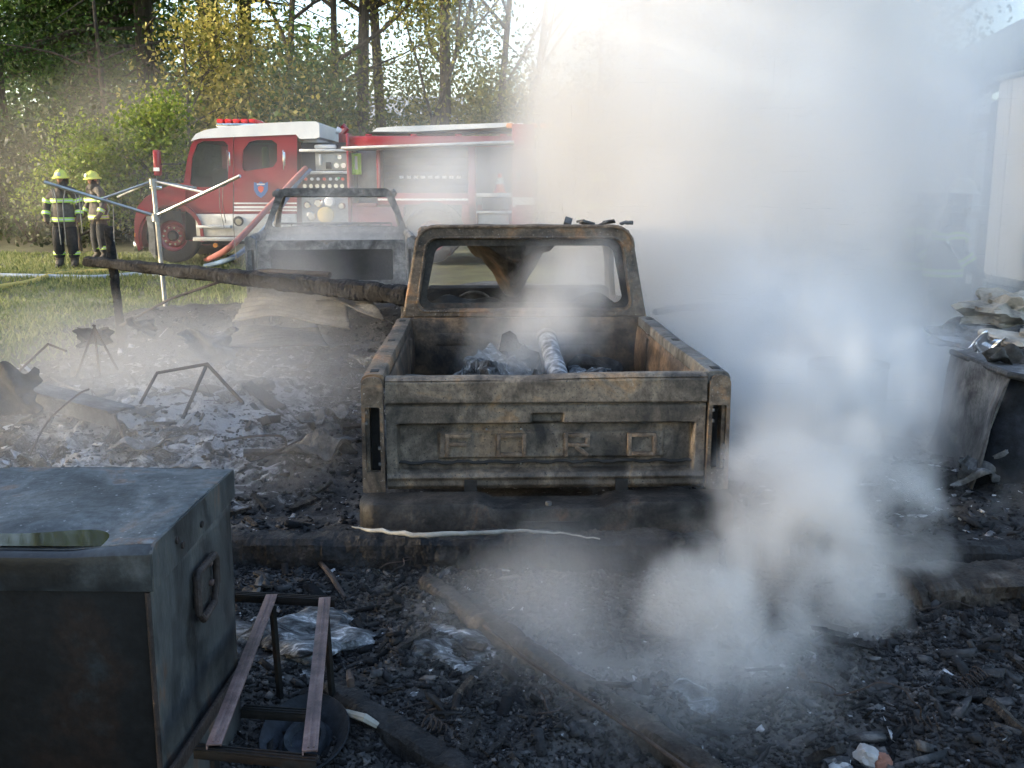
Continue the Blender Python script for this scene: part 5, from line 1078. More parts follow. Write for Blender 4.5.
# steel channel and torn sheets on the left
ch = MB(); a, b = W(22, 384, 7.6), W(122, 410, 7.0); ch.beam(a, b, .22, .02, .004); ch.beam(a + Vector((0, -.10, -.06)), b + Vector((0, -.10, -.06)), .012, .11, .003); tag(ch.build('steel_channel', 'scrap'), 'blue grey steel channel lying across the ash on the left', 'channel')
def torn(name, c, w, h, rx, rz, m, label, seed):
    rg = random.Random(seed); ph = [rg.uniform(0, 6) for _ in range(4)]
    def f(u, v):
        ex = 1 + .18 * math.sin(v * 9 + ph[0]) + .1 * math.sin(v * 23 + ph[1]); ey = 1 + .15 * math.sin(u * 8 + ph[2])
        return Vector(((u - .5) * w * ex, .07 * math.sin(u * 6 + ph[3]) * math.sin(v * 4 + ph[1]) + .04 * math.sin(u * 11 + v * 7), v * h * ey))
    o = MB().sheet(f, 16, 16).build(name, m, None, 50, thick=.004); o.location = c; o.rotation_euler = (rx, 0, rz); return tag(o, label, 'scrap metal')
torn('torn_sheet', W(13, 415, 7.2), .34, .34, -.15, .3, 'corrugated', 'curled upright scrap of sheet at the left edge of the ash', 1)
torn('torn_sheet', W(208, 362, 8.6), .42, .26, -.35, .1, 'scrap', 'dull grey sheet standing in the ash below the roofing sheets', 2)
torn('torn_sheet', W(95, 345, 9.0), .28, .16, -.5, .5, 'corrugated', 'pale crumpled sheet behind the thin tripod', 3)
torn('torn_sheet', W(142, 338, 9.6), .26, .18, -.2, -.3, 'corrugated', 'small tan scrap of sheet near the lawn edge', 4)
torn('torn_sheet', W(320, 452, 6.6), .40, .16, -1.2, .15, 'scrap', 'dark grey sheet lying left of the pickup tail lamp', 6)

# countable boards, clods and stones that show singly
rgb = random.Random(17); prng = np.random.default_rng(21)
def clod_mesh(seed, flat_):
    bm = bmesh.new(); bmesh.ops.create_icosphere(bm, subdivisions=2, radius=.5); rg = random.Random(seed)
    ph = [rg.uniform(0, 6) for _ in range(4)]
    for v in bm.verts:
        f = 1 + .3 * math.sin(v.co.x * 7 + ph[0]) * math.sin(v.co.y * 8 + ph[1]) + .2 * math.sin(v.co.z * 11 + ph[2]) + rg.uniform(-.12, .12); v.co *= f; v.co.z *= flat_
    me = bpy.data.meshes.new('clod'); bm.to_mesh(me); bm.free(); return me
CL = [clod_mesh(k, .45) for k in range(6)]
for me in CL: me.materials.append(MAT['crust'])
BD = []
for k in range(5):
    m = MB(); rg = random.Random(50 + k); n = 7; pts = []
    vs = []; fs = []
    for i in range(n + 1):
        for (a, b) in ((-1, -1), (1, -1), (1, 1), (-1, 1)): vs.append(Vector((i / n - .5, (a * .5 + rg.uniform(-.14, .14)) * .12, (b * .5 + rg.uniform(-.2, .2)) * .06)))
    for i in range(n):
        for j in range(4): fs.append((i * 4 + j, i * 4 + (j + 1) % 4, i * 4 + 4 + (j + 1) % 4, i * 4 + 4 + j))
    fs += [(3, 2, 1, 0), (n * 4, n * 4 + 1, n * 4 + 2, n * 4 + 3)]; o = m.add(vs, fs).build('board', ['char', 'char_brown'][k % 2], None, 0); BD.append(o.data); bpy.data.objects.remove(o)
ZONES = [('on the ash bed left of the pickup', -4.2, -1.2, 6.6, 11.0, 34, 40), ('in the black rubble between the sill beam and the camera', -.7, 2.2, 2.2, 4.7, 36, 16), ('in the black rubble at the right edge', 1.6, 3.2, 2.6, 4.6, 16, 8), ('between the tool chest and the pickup', -2.8, -1.1, 4.2, 6.4, 22, 16), ('in the smoke right of the pickup', 1.7, 5.0, 5.4, 9.5, 26, 12)]
for zi, (where, x0, x1, y0, y1, nb_, nc) in enumerate(ZONES):
    for k in range(nb_):
        x, y = rgb.uniform(x0, x1), rgb.uniform(y0, y1)
        if abs(x) > .52 * y + .1 or (abs(x - .15) < 1.05 and y > 5.15): continue
        o = bpy.data.objects.new('charred_board', rgb.choice(BD)); COL.objects.link(o); s_ = rgb.uniform(.16, .50) if zi in (0, 4) else rgb.uniform(.08, .26)
        o.scale = (s_, s_ * rgb.uniform(1.0, 2.0), s_ * rgb.uniform(1.0, 2.0)); o.location = (x, y, float(burn_z(np.array(x), np.array(y))) + .02); o.rotation_euler = (rgb.gauss(0, .25), rgb.gauss(0, .28), rgb.uniform(0, 6.28))
        tag(o, 'broken charred board lying ' + where, 'board', 'charred boards ' + where)
    for k in range(nc):
        x, y = rgb.uniform(x0, x1), rgb.uniform(y0, y1)
        if abs(x) > .52 * y + .1 or (abs(x - .15) < 1.05 and y > 5.15): continue
        o = bpy.data.objects.new('ash_clod', rgb.choice(CL)); COL.objects.link(o); s_ = rgb.uniform(.08, .24) if zi == 0 else rgb.uniform(.03, .08)
        o.scale = (s_ * rgb.uniform(.8, 1.6), s_, s_ * rgb.uniform(.5, 1.0)); o.location = (x, y, float(burn_z(np.array(x), np.array(y))) + .01); o.rotation_euler = (rgb.gauss(0, .2), rgb.gauss(0, .2), rgb.uniform(0, 6.28))
        tag(o, 'pale lump of ash lying ' + where, 'ash clod', 'ash lumps ' + where)
lump('stone', G(868, 757, .05), (.045, .04, .04), 'stone', 31, 'pale grey stone at the bottom edge right of the steam', 'stone', amp=.25)
lump('stone', G(882, 763, .04), (.035, .03, .035), 'brick_red', 32, 'brown stone touching the pale stone at the bottom edge', 'stone', amp=.2)
lump('stone', G(838, 765, .04), (.05, .035, .025), 'ash', 33, 'white flat stone at the bottom edge under the steam', 'stone', amp=.3)
lump('stone', G(790, 664, .05), (.04, .03, .02), 'ash', 34, 'white stone seen through the steam in the right foreground', 'stone', amp=.3)
lump('stone', G(413, 698, .05), (.035, .03, .025), 'ash', 35, 'white stone in the black rubble right of the angle iron frame', 'stone', amp=.35)
lump('stone', G(300, 570, .05), (.05, .04, .04), 'brick_red', 36, 'reddish stone below the sill beam near the chest', 'stone', amp=.3)
for k, (a, b, lab, m) in enumerate([((318, 560), (345, 598), 'rust brown splintered stick below the sill beam', 'rust_dark'), ((345, 712), (385, 730), 'pale curved strip in the rubble right of the angle iron frame', 'pale_strip'), ((349, 672), (352, 697), 'short upright stub right of the angle iron frame', 'rust_dark'), ((800, 668), (806, 690), 'small brown stub in the steam', 'rust_dark')]):
    tag(MB().tube([G(*a, .10), G((a[0] + b[0]) / 2, (a[1] + b[1]) / 2 - 3, .12), G(*b, .06)], [.012, .016, .010], 7).build('splinter', m, None, 40), lab, 'stick')
lump('ash_heap', G(290, 645, .06), (.30, .26, .08), 'crust', 41, 'grey crusted ash heap behind the angle iron frame', 'ash heap', amp=.5, n=4)
lump('ash_heap', G(440, 655, .04), (.22, .2, .07), 'crust', 42, 'grey crusted heap left of the diagonal timber', 'ash heap', amp=.5, n=4)
lump('ash_heap', G(675, 712, .03), (.16, .14, .08), 'crust', 43, 'pale crusted mound at the foot of the steam', 'ash heap', amp=.4, n=4)

# ------------------------------------------------------------------ right side: table, junk, tub, house, white trailer
def bench():
    root = empty('metal_bench', W(985, 470, 6.4), 0, 'burnt metal bench with a dented top and black leg panel at the right edge', 'bench'); o = root.location.copy()
    a, b, c, d = W(952, 352, 7.2), W(1010, 375, 5.9), W(1090, 392, 5.7), W(1060, 345, 7.2)
    def top(u, v):
        p = (a * (1 - u) + d * u) * (1 - v) + (b * (1 - u) + c * u) * v; return p - o + Vector((0, 0, .02 * math.sin(u * 8) * math.sin(v * 6)))
    MB().sheet(top, 16, 16).build('top', 'scrap', root, thick=.02)
    MB().tube([a - o, b - o, c - o], .022, 8).build('edge_rim', 'corrugated', root)
    z0 = float(bz(b.x, b.y)) - .05
    def leg(u, v):
        p = (b + Vector((.04, .05, 0))) * (1 - u) + (c + Vector((0, .05, 0))) * u; lo = Vector((p.x - .16, p.y + .1, z0)); return p.lerp(lo, v) - o
    MB().sheet(leg, 4, 6).build('leg_panel', 'scrap_blue', root, thick=.02)
    def ap(u, v):
        p = a * (1 - u) + b * u; lo = Vector((p.x - .12, p.y + .05, float(bz(p.x, p.y)) - .05)); return p.lerp(lo, v) - o + Vector((.03 * math.sin(u * 9 + v * 3), .03 * math.sin(v * 7), 0))
    MB().sheet(ap, 14, 12).build('side_panel', 'burnt_grey', root, thick=.008)
bench()
for k, (px, py, Y, s_, m, lab) in enumerate([(1006, 312, 8.6, (.34, .3, .15), 'mixed_rag', 'tan heap of scorched cloth below the white trailer'), (1040, 345, 7.0, (.30, .3, .10), 'mixed_rag', 'brown scorched heap on the burnt bench'), (985, 345, 7.6, (.22, .3, .06), 'scrap', 'grey crumpled heap on the back of the burnt bench'), (960, 335, 8.6, (.25, .25, .10), 'scrap', 'dark heap behind the burnt bench in the smoke')]):
    lump('junk_heap', W(px, py, Y), s_, m, 60 + k, lab, 'heap', amp=.55, n=4)
torn('torn_sheet', W(992, 352, 6.9), .25, .10, -.9, .4, 'chrome', 'shiny crumpled foil on the burnt bench', 11); torn('torn_sheet', W(1012, 362, 6.4), .3, .10, -1.1, -.2, 'corrugated', 'bright bent strip of sheet on the rim of the burnt bench', 12)
torn('torn_sheet', W(985, 480, 5.9), .30, .16, -.7, .2, 'scrap', 'crumpled grey sheet on the ground under the burnt bench', 13)
tb = empty('steel_drum', W(846, 400, 7.4), 0, 'open steel drum half lost in the smoke right of the pickup', 'drum'); tb.location.z = .05
MB().lathe([(.0, .02), (.27, .02), (.28, .05), (.28, .28), (.29, .30), (.28, .32), (.28, .62), (.295, .64), (.29, .66), (.275, .65), (.268, .62), (.268, .05)], 36, Matrix.Identity(4)).build('shell', 'scrap', tb); MB().lathe([(.283 + .012 * math.cos(a), .65 + .012 * math.sin(a)) for a in [2 * math.pi * k / 8 for k in range(9)]], 36, Matrix.Identity(4)).build('rim', 'corrugated', tb)
hose('dark_pipe', [W(655, 312, 9.2), W(690, 307, 9.6), W(730, 308, 10.0), W(770, 316, 10.4)], .03, 'burnt_grey', 'dark pipe arching out of the smoke behind the right bed rail'); bpy.data.objects['dark_pipe']['category'] = 'pipe'

def trailer():
    Xw = 6.22; root = empty('white_trailer', (Xw, 12, .3), 0, 'sunlit white box trailer cut off by the right edge', 'trailer')
    # side facing left, seen at a slant; body 2.2 wide, 5 long
    MB().box((1.15, -.9, 1.75), (2.3, 5.0, 2.55), .06).build('body', 'white_siding', root)
    for k in range(5): MB().box((-.004, -3.0 + 1.05 * k, 1.75), (.012, .03, 2.45)).build('seam', 'white_siding', root)
    MB().box((1.15, -.9, 3.05), (2.4, 5.1, .06), .02).build('roof_edge', 'galvanised', root); MB().box((1.15, -.9, .40), (2.2, 4.9, .14), .02).build('chassis', 'soot', root); MB().box((-.02, -.9, .52), (.03, 5.0, .10), .01).build('bottom_rail', 'galvanised', root)
    for yy in (-1.4, -.5):
        w = empty('wheel', (.12, yy, .18)); w.parent = root; Xm = Matrix.Rotation(R(-90), 4, 'Y')
        MB().lathe([(.2, -.1), (.3, -.09), (.33, -.05), (.33, .05), (.3, .09), (.2, .1), (.2, -.1)], 26, Xm).build('tyre', 'tyre', w); MB().lathe([(0, .03), (.12, .05), (.18, .09), (.2, .08)], 22, Xm).build('rim', 'galvanised', w)
trailer()
def house():
    Yh = 15.8; e = W(940, 108, Yh); root = empty('gabled_house', (e.x, Yh, float(gz(e.x, Yh)) - .05), 0, 'house with dark gable roof and white eave end dim behind the smoke', 'house'); z = e.z - root.location.z
    Wd = 7.0; rise = 3.6; wl = .75
    # gable end wall in horizontal boards, each its own piece
    wall = empty('gable_wall', (0, 0, 0)); wall.parent = root
    MB().prism([(wl, 0), (2 * Wd - wl, 0), (2 * Wd - wl, z), (Wd, z + rise * .93), (wl, z)], .12, TR(0, .35, 0) @ XZ).build('sheathing', 'roof_dark', wall)
    nb_ = 22
    for k in range(nb_):
        z0_ = z * k / nb_; MB().box(((2 * Wd) / 2, .33, z0_ + z / nb_ / 2), (2 * Wd - 2 * wl + .02, .03, z / nb_ - .008), .004).build('board', 'burnt_grey', wall)
    for s, nm in ((0, 'roof_slope'), (1, 'roof_slope')):
        a = Vector((0 if s == 0 else 2 * Wd, 0, z)); b = Vector((Wd, 0, z + rise)); n = (b - a).normalized()
        MB().add([a + Vector((0, -.25, 0)), b + Vector((0, -.25, 0)), b + Vector((0, 8, 0)), a + Vector((0, 8, 0)), a + Vector((0, -.25, -.16)), b + Vector((0, -.25, -.16)), b + Vector((0, 8, -.16)), a + Vector((0, 8, -.16))], [(0, 1, 2, 3), (7, 6, 5, 4), (0, 4, 5, 1), (1, 5, 6, 2), (2, 6, 7, 3), (3, 7, 4, 0)]).build(nm, 'roof_dark', root, 0)
    # boxed white eave return
    MB().prism([(.20, z - .10), (.62, z - .10), (.62, z + .22)], .12, TR(0, -.30, 0) @ XZ).build('eave_return', 'white_paint', root)
    MB().box((wl + .05, .30, z * .45), (.12, .08, z * .9), .01).build('corner_board', 'white_paint', root)
    MB().box((.7, 4, z / 2), (.1, 7.2, z), .01).build('side_wall', 'burnt_grey', root)
house()
# brown gate frame in front of the trailer corner
gf = empty('gate_frame', W(984, 285, 12.6), 0, 'brown wooden gate frame standing left of the white trailer', 'frame'); gf.location.z = float(gz(gf.location.x, 12.6)); o = gf.location.copy()
a, b, c = W(958, 214, 12.6) - o, W(987, 215, 12.6) - o, W(984, 290, 12.6) - o
MB().beam(a, b, .10, .10, .01).build('rail', 'brown_wood', gf); MB().beam(Vector((b.x - .05, 0, 0)), Vector((b.x - .05, 0, b.z)), .10, .10, .01).build('post', 'brown_wood', gf); MB().beam(Vector((a.x, 0, 0)), Vector((a.x, 0, a.z)), .08, .08, .01).build('post', 'brown_wood', gf)
# far grey roofed shed showing between the trunks
fs = empty('grey_shed', W(408, 128, 44), 0, 'distant grey roofed shed showing between the trunks above the engine', 'shed'); fs.location.z = float(gz(fs.location.x, 44)); 
zz = W(408, 118, 44).z - fs.location.z
MB().box((0, 1.5, zz / 2), (4.2, 3, zz)).build('wall', 'white_siding', fs); MB().prism([(-.3, zz), (3.3, zz), (1.5, zz + 1.0)], 4.6, TR(-2.3, 0, 0) @ YZ).build('roof', 'grey_roof', fs)

# springs and wires left of burnt furniture
rgs = random.Random(77)
def spring(c, r, L, turns, tilt, rz, label):
    pts = [Vector((r * (1 - .25 * math.sin(math.pi * t)) * math.cos(t * turns * 6.283), r * (1 - .25 * math.sin(math.pi * t)) * math.sin(t * turns * 6.283), L * t)) for t in np.linspace(0, 1, int(turns * 12))]
    o = MB().tube(pts, .0028, 5).build('coil_spring', 'rust_dark', None, 60); o.location = c; o.rotation_euler = (tilt, 0, rz); tag(o, label, 'spring', 'loose coil springs')
for k, (px, py, lab) in enumerate([(480, 590, 'rusty coil spring just below the sill beam near the middle'), (395, 640, 'rusty coil spring left of the diagonal timber'), (610, 640, 'rusty coil spring right of the diagonal timber'), (455, 735, 'rusty coil spring near the bottom edge left of the diagonal timber'), (960, 690, 'rusty coil spring in the black rubble at the lower right'), (905, 725, 'rusty coil spring right of the pale stone at the bottom edge'), (300, 500, 'rusty coil spring between the tool chest and the pickup')]):
    p = G(px, py, .07); spring(p, rgs.uniform(.025, .04), rgs.uniform(.08, .13), 6, rgs.uniform(.9, 1.5), rgs.uniform(0, 6), lab)
for k, (px, py, lab) in enumerate([(380, 590, 'tangled wire below the left end of the pickup bumper'), (520, 620, 'tangled wire by the upper end of the diagonal timber'), (420, 720, 'tangled wire by the white stone near the iron bench'), (980, 620, 'tangled wire on the broad timber at the right edge'), (940, 740, 'tangled wire in the lower right corner'), (330, 480, 'tangled wire left of the pickup bumper'), (200, 440, 'tangled wire on the ash behind the tool chest'), (560, 740, 'tangled wire at the bottom edge right of the diagonal timber')]):
    p = G(px, py, .05); pts = [p]; d = Vector((rgs.uniform(-1, 1), rgs.uniform(-.5, .5), .3)).normalized()
    for j in range(16):
        d = (d + Vector((rgs.gauss(0, .55), rgs.gauss(0, .4), rgs.gauss(-.03, .35)))).normalized(); q_ = pts[-1] + d * .045; q_.z = max(q_.z, float(burn_z(np.array(q_.x), np.array(q_.y))) + .01); pts.append(q_)
    o = hose('loose_wire', pts, .003, 'rust_dark', lab, n=5, sub=3); o['category'] = 'wire'

# tangle of bars and torn sheets in the ash
for k in range(16):
    x, y = rgs.uniform(-4.0, -1.4), rgs.uniform(6.4, 10.2)
    if abs(x) > .5 * y: continue
    z = float(burn_z(np.array(x), np.array(y))); a = rgs.uniform(0, 6.28); L = rgs.uniform(.25, .8); e = rgs.uniform(-.05, .5)
    d = Vector((math.cos(a), math.sin(a) * .7, e)).normalized() * L; p = Vector((x, y, z))
    o = hose('bent_bar', [p, p + d * .4 + Vector((rgs.gauss(0, .05), rgs.gauss(0, .05), .04)), p + d * .75 + Vector((rgs.gauss(0, .05), 0, .05)), p + d + Vector((rgs.gauss(0, .06), 0, -.03))], rgs.uniform(.005, .011), 'rust_dark', 'thin bent bar tangled in the ash bed left of the pickup', n=6, sub=4); o['category'] = 'bar'; o['group'] = 'thin bars in the ash bed'
SHM = []
for k in range(4):
    rg = random.Random(900 + k); ph = [rg.uniform(0, 6) for _ in range(5)]
    o = MB().sheet(lambda u, v: Vector(((u - .5) * (1 + .2 * math.sin(v * 9 + ph[0])), (v - .5) * .7 * (1 + .2 * math.sin(u * 7 + ph[1])), .13 * math.sin(u * 6 + ph[2]) * math.sin(v * 5 + ph[3]) + .06 * math.sin(u * 13 + v * 9 + ph[4]))), 12, 10).build('crumpled_sheet', ['scrap', 'corrugated', 'crust', 'scrap'][k], None, 25)
    SHM.append(o.data); bpy.data.objects.remove(o)
for k in range(34):
    x, y = rgs.uniform(-4.2, -1.25), rgs.uniform(5.8, 11.0)
    if abs(x) > .5 * y or (x > -1.35 and y < 10): continue
    o = bpy.data.objects.new('crumpled_sheet', SHM[k % 4]); COL.objects.link(o); s_ = rgs.uniform(.14, .42); o.scale = (s_, s_, s_ * rgs.uniform(.7, 1.5))
    o.location = (x, y, float(burn_z(np.array(x), np.array(y))) + .03); o.rotation_euler = (rgs.gauss(.15, .35), rgs.gauss(0, .35), rgs.uniform(0, 6.28))
    md = o.modifiers.new('thickness', 'SOLIDIFY'); md.thickness = .012
    tag(o, 'small crumpled grey sheet lying in the ash bed left of the pickup', 'scrap metal', 'crumpled sheets in the ash bed')

# ------------------------------------------------------------------ firefighters
def skin_body(name, joints, edges, m, parent, root_i=0, sub=2):
    """joints: {key: (x, y, z, rx, ry)}"""
    keys = list(joints); me = bpy.data.meshes.new(name); me.from_pydata([joints[k][:3] for k in keys], [(keys.index(a), keys.index(b)) for a, b in edges], [])
    o = bpy.data.objects.new(name, me); COL.objects.link(o)
    sk = o.modifiers.new('skin', 'SKIN'); sk.use_smooth_shade = True; sk.branch_smoothing = .6
    me.skin_vertices.new() if not me.skin_vertices else None
    for i, k in enumerate(keys):
        v = me.skin_vertices[0].data[i]; v.radius = (joints[k][3], joints[k][4]); v.use_root = (i == root_i)
    ss = o.modifiers.new('sub', 'SUBSURF'); ss.levels = sub; ss.render_levels = sub
    dg = bpy.context.evaluated_depsgraph_get(); ev = o.evaluated_get(dg); nm = bpy.data.meshes.new_from_object(ev)
    nm.name = name; bpy.data.objects.remove(o); nm.materials.clear(); nm.materials.append(MAT[m]); nm.shade_smooth()
    o = bpy.data.objects.new(name, nm); COL.objects.link(o); o.parent = parent
    return o

def band(name, c, ax, rx, ry, h, m, parent, mid=None):
    """a reflective band round a limb: oval ring, centre c, axis ax"""
    M_ = Matrix.Translation(c) @ Vector(ax).to_track_quat('Z', 'Y').to_matrix().to_4x4() @ Matrix.Diagonal((rx, ry, 1, 1))
    o = MB().lathe([(.97, -h / 2), (1.0, -h / 2), (1.0, h / 2), (.97, h / 2)], 28, M_).build(name, m, parent, 60)
    if mid: MB().lathe([(1.012, -h * .16), (1.012, h * .16)], 28, M_).build('tape_centre', mid, o, 60)
    return o

def firefighter(loc, rz, label, H=1.80, arms=((.30, .05), (.30, .05)), lean=0.0, helmet='helmet_yellow', turn=0.0, step=.0, strap=True):
    """standing figure, faces -y before turning; coat and trousers one body, trousers darker by a second mesh over the legs"""
    k = H / 1.80; root = empty('person', loc, rz, label, 'person', 'firefighters')
    L = lean
    J = {'pel': (0, 0, .98, .165, .13), 'wst': (0, -.02 * L, 1.12, .185, .145), 'chs': (0, -.10 * L, 1.32, .205, .15), 'shl': (0, -.15 * L, 1.46, .15, .12), 'nck': (0, -.20 * L, 1.55, .075, .075), 'hd0': (0, -.23 * L - .01, 1.63, .085, .095), 'hd1': (0, -.25 * L - .01, 1.72, .085, .10)}
    E_ = [('pel', 'wst'), ('wst', 'chs'), ('chs', 'shl'), ('shl', 'nck'), ('nck', 'hd0'), ('hd0', 'hd1')]
    for s, n, (out, fwd) in ((-1, 'l', arms[0]), (1, 'r', arms[1])):
        J['sh' + n] = (s * .20, -.14 * L, 1.46, .095, .095); J['el' + n] = (s * out, .02 - .10 * L - fwd * .3, 1.19, .075, .075); J['wr' + n] = (s * (out + .01), -.05 - fwd, .97 + fwd * .35, .062, .062); J['hn' + n] = (s * (out - .005), -.08 - fwd * 1.15, .90 + fwd * .4, .042, .05)
        E_ += [('shl', 'sh' + n), ('sh' + n, 'el' + n), ('el' + n, 'wr' + n), ('wr' + n, 'hn' + n)]
        J['hp' + n] = (s * .105, 0, .86, .125, .13); J['kn' + n] = (s * .125, -.03 + s * step * .5, .50, .088, .092); J['an' + n] = (s * .135, .01 + s * step, .12, .080, .085); J['toe' + n] = (s * .145, -.13 + s * step, .05, .05, .05)
        E_ += [('pel', 'hp' + n), ('hp' + n, 'kn' + n), ('kn' + n, 'an' + n), ('an' + n, 'toe' + n)]
    J = {a: tuple(v * k for v in b) for a, b in J.items()}
    body = skin_body('body', J, E_, 'turnout', root)
    for s, n in ((-1, 'l'), (1, 'r')):
        hp, kn, an, toe = [Vector(J[a + n][:3]) for a in ('hp', 'kn', 'an', 'toe')]
        MB().tube([hp + Vector((0, 0, -.10)), hp.lerp(kn, .5), kn, kn.lerp(an, .5), an + Vector((0, 0, .10))], [.118 * k, .115 * k, .103 * k, .098 * k, .10 * k], 16).build('trouser_leg', 'turnout_pants', root)
        band('ankle_band', an + Vector((0, 0, .17)), (0, 0, 1), .108 * k, .108 * k, .07, 'hi_vis', root, 'silver_tape')
        b = MB(); b.sweep(6, lambda i: [Vector((an.x + math.cos(t) * [.06, .062, .06, .06, .055, .03][i] * k, an.y + [.07, .03, -.03, -.10, -.16, -.20][i] * k, .0 - 0 + max(0, (.5 + .5 * math.sin(t))) * [.13, .14, .13, .09, .075, .05][i] * k)) for t in [2 * math.pi * j / 12 for j in range(12)]]); b.build('boot', 'boot', root)
        el, wr, hn, sh = [Vector(J[a + n][:3]) for a in ('el', 'wr', 'hn', 'sh')]
        band('arm_band', sh.lerp(el, .72), el - sh, .098 * k, .098 * k, .075, 'hi_vis', root, 'silver_tape'); band('cuff_band', el.lerp(wr, .75), wr - el, .078 * k, .078 * k, .075, 'hi_vis', root, 'silver_tape')
        # gloved hand: palm and five fingers slightly curled
        g = MB(); d = (hn - wr).normalized(); side = Vector((0, 1, 0)); g.tube([wr + d * .01, hn, hn + d * .05], [.045, .05, .042], 10)
        for f in range(4): q = hn + d * .05 + side * (.026 * (f - 1.5)); g.tube([q, q + d * (.035 + .006 * (f in (1, 2))), q + d * .055 + Vector((-s * .025, 0, 0))], [.012, .011, .008], 6)
        q = hn + d * .0 + side * -.04; g.tube([q, q + d * .03 + side * -.02, q + d * .055 + side * -.012 + Vector((-s * .02, 0, 0))], [.013, .012, .009], 6); g.build('glove', 'glove', root)
    c = Vector(J['chs'][:3]); w_ = Vector(J['wst'][:3]); p_ = Vector(J['pel'][:3])
    band('chest_band', c + Vector((0, 0, -.05)), (0, -.1 * L, 1), .225 * k, .175 * k, .075, 'hi_vis', root, 'silver_tape'); band('hem_band', p_ + Vector((0, 0, -.06)), (0, 0, 1), .235 * k, .19 * k, .08, 'hi_vis', root, 'silver_tape')
    sk_ = MB().lathe([(.18, .22), (.205, .10), (.228, -.02), (.235, -.13), (.225, -.13), (.215, -.02)], 28, Matrix.Translation(p_) @ Matrix.Diagonal((k, .80 * k, 1, 1))).build('coat_skirt', 'turnout', root)
    MB().lathe([(.105, 0), (.115, .05), (.112, .10), (.10, .10), (.09, .05)], 20, Matrix.Translation(Vector(J['nck'][:3]) - Vector((0, 0, .07)))).build('collar', 'turnout', root)
    # head: face, nose, eyes, mouth, ears, under the helmet
    h = Vector(J['hd1'][:3]) - Vector((0, 0, .045)); hr = empty('head', h); hr.parent = root; hr.rotation_euler = (0, 0, turn)
    bm = bmesh.new(); bmesh.ops.create_uvsphere(bm, u_segments=20, v_segments=14, radius=1)
    for v in bm.verts:
        p = v.co; z_ = p.z; wx = .078 * (1 - .22 * max(0, -z_)); p.x *= wx; p.y *= .095 * (1 - .10 * max(0, -z_)); p.z *= .12
        if p.y < 0: p.y -= .014 * math.exp(-((v.co.x / .012) ** 2)) * math.exp(-((z_ + .12) / .16) ** 2) * 1.3; p.y += .010 * math.exp(-((abs(v.co.x) - .03) / .014) ** 2) * math.exp(-((z_ - .10) / .12) ** 2)
    me = bpy.data.meshes.new('face'); bm.to_mesh(me); bm.free(); me.materials.append(MAT['skin']); me.shade_smooth(); fo = bpy.data.objects.new('face', me); COL.objects.link(fo); fo.parent = hr
    for s in (-1, 1):
        MB().lathe([(0, -.008), (.010, -.003), (.010, .003), (0, .008)], 10, TR(s * .030, -.083, .012) @ Matrix.Rotation(R(90), 4, 'X')).build('eye', 'visor', hr); MB().lathe([(0, -.012), (.022, -.008), (.024, .004), (0, .010)], 12, TR(s * .076, .008, -.005) @ Matrix.Rotation(R(90), 4, 'Y') @ Matrix.Diagonal((1.4, 1, 1, 1))).build('ear', 'skin', hr)
    MB().box((0, -.084, -.062), (.042, .010, .008), .003).build('mouth', 'brick_red', hr)
    hm = MB(); hm.lathe([(.001, .165), (.05, .160), (.09, .135), (.118, .09), (.128, .045), (.150, .030), (.172, .012), (.170, .004), (.145, .020), (.118, .030), (.105, .080)], 28, Matrix.Diagonal((.92, 1.10, 1, 1)) @ TR(0, .012, 0)); hl = hm.build('helmet', helmet, root, 50); hl.location = h + Vector((0, 0, .005)); hl.rotation_euler = (R(4), 0, turn)
    MB().tube([(0, -.13, .05), (0, -.10, .13), (0, 0, .175), (0, .10, .13), (0, .14, .05)], .012, 8).build('ridge', helmet, hl); MB().box((0, -.135, .085), (.07, .012, .07), .01, (R(-14), 0, 0)).build('front_badge', 'silver_tape', hl)
    MB().sheet(lambda u, v: Vector(((u - .5) * .22, .10 + .03 * math.sin(math.pi * u), .01 - .12 * v)), 8, 4).build('neck_flap', 'turnout', hl, thick=.008)
    if strap:
        for s in (-1, 1): MB().tube([Vector((s * .11, -.15 * k, 1.50 * k)), Vector((s * .05, -.19 * k, 1.20 * k)), Vector((s * .05, -.20 * k, .95 * k)), Vector((s * .045, -.17 * k, .45 * k))], .011, 6).build('hanging_strap', 'pale_strip', root)
    return root

p = on(68, 268, 0); firefighter(p, R(8), 'firefighter in dark turnout gear facing the camera, left of the two on the lawn', H=1.80, arms=((.29, .02), (.29, .04)))
p = on(103, 268, 0); p = Vector((W(102, 262, 21.0).x, 21.0, float(gz(-8.3, 21.0)))); firefighter(p, R(-38), 'firefighter in yellow helmet turned sideways, nearer the engine of the two on the lawn', H=1.76, arms=((.27, .10), (.28, .08)), lean=.3, strap=False)
p = W(938, 330, 10.6); firefighter(Vector((p.x, 10.6, float(gz(p.x, 10.6)))), R(75), 'firefighter with pale helmet showing faintly in the smoke beside the gate frame', H=1.86, arms=((.30, .15), (.30, .15)), lean=.5, helmet='helmet_white', strap=False)
p = W(908, 330, 11.2); firefighter(Vector((p.x, 11.2, float(gz(p.x, 11.2)))), R(60), 'firefighter almost hidden in the thick smoke left of the pale helmeted one', H=1.80, arms=((.30, .15), (.30, .15)), lean=.5, helmet='helmet_white', strap=False)
p = W(598, 250, 17.5); firefighter(Vector((p.x, 17.5, float(gz(p.x, 17.5)))), R(170), 'firefighter whose helmet shows just above the pickup roof in the smoke', H=1.74, lean=.7, strap=False)

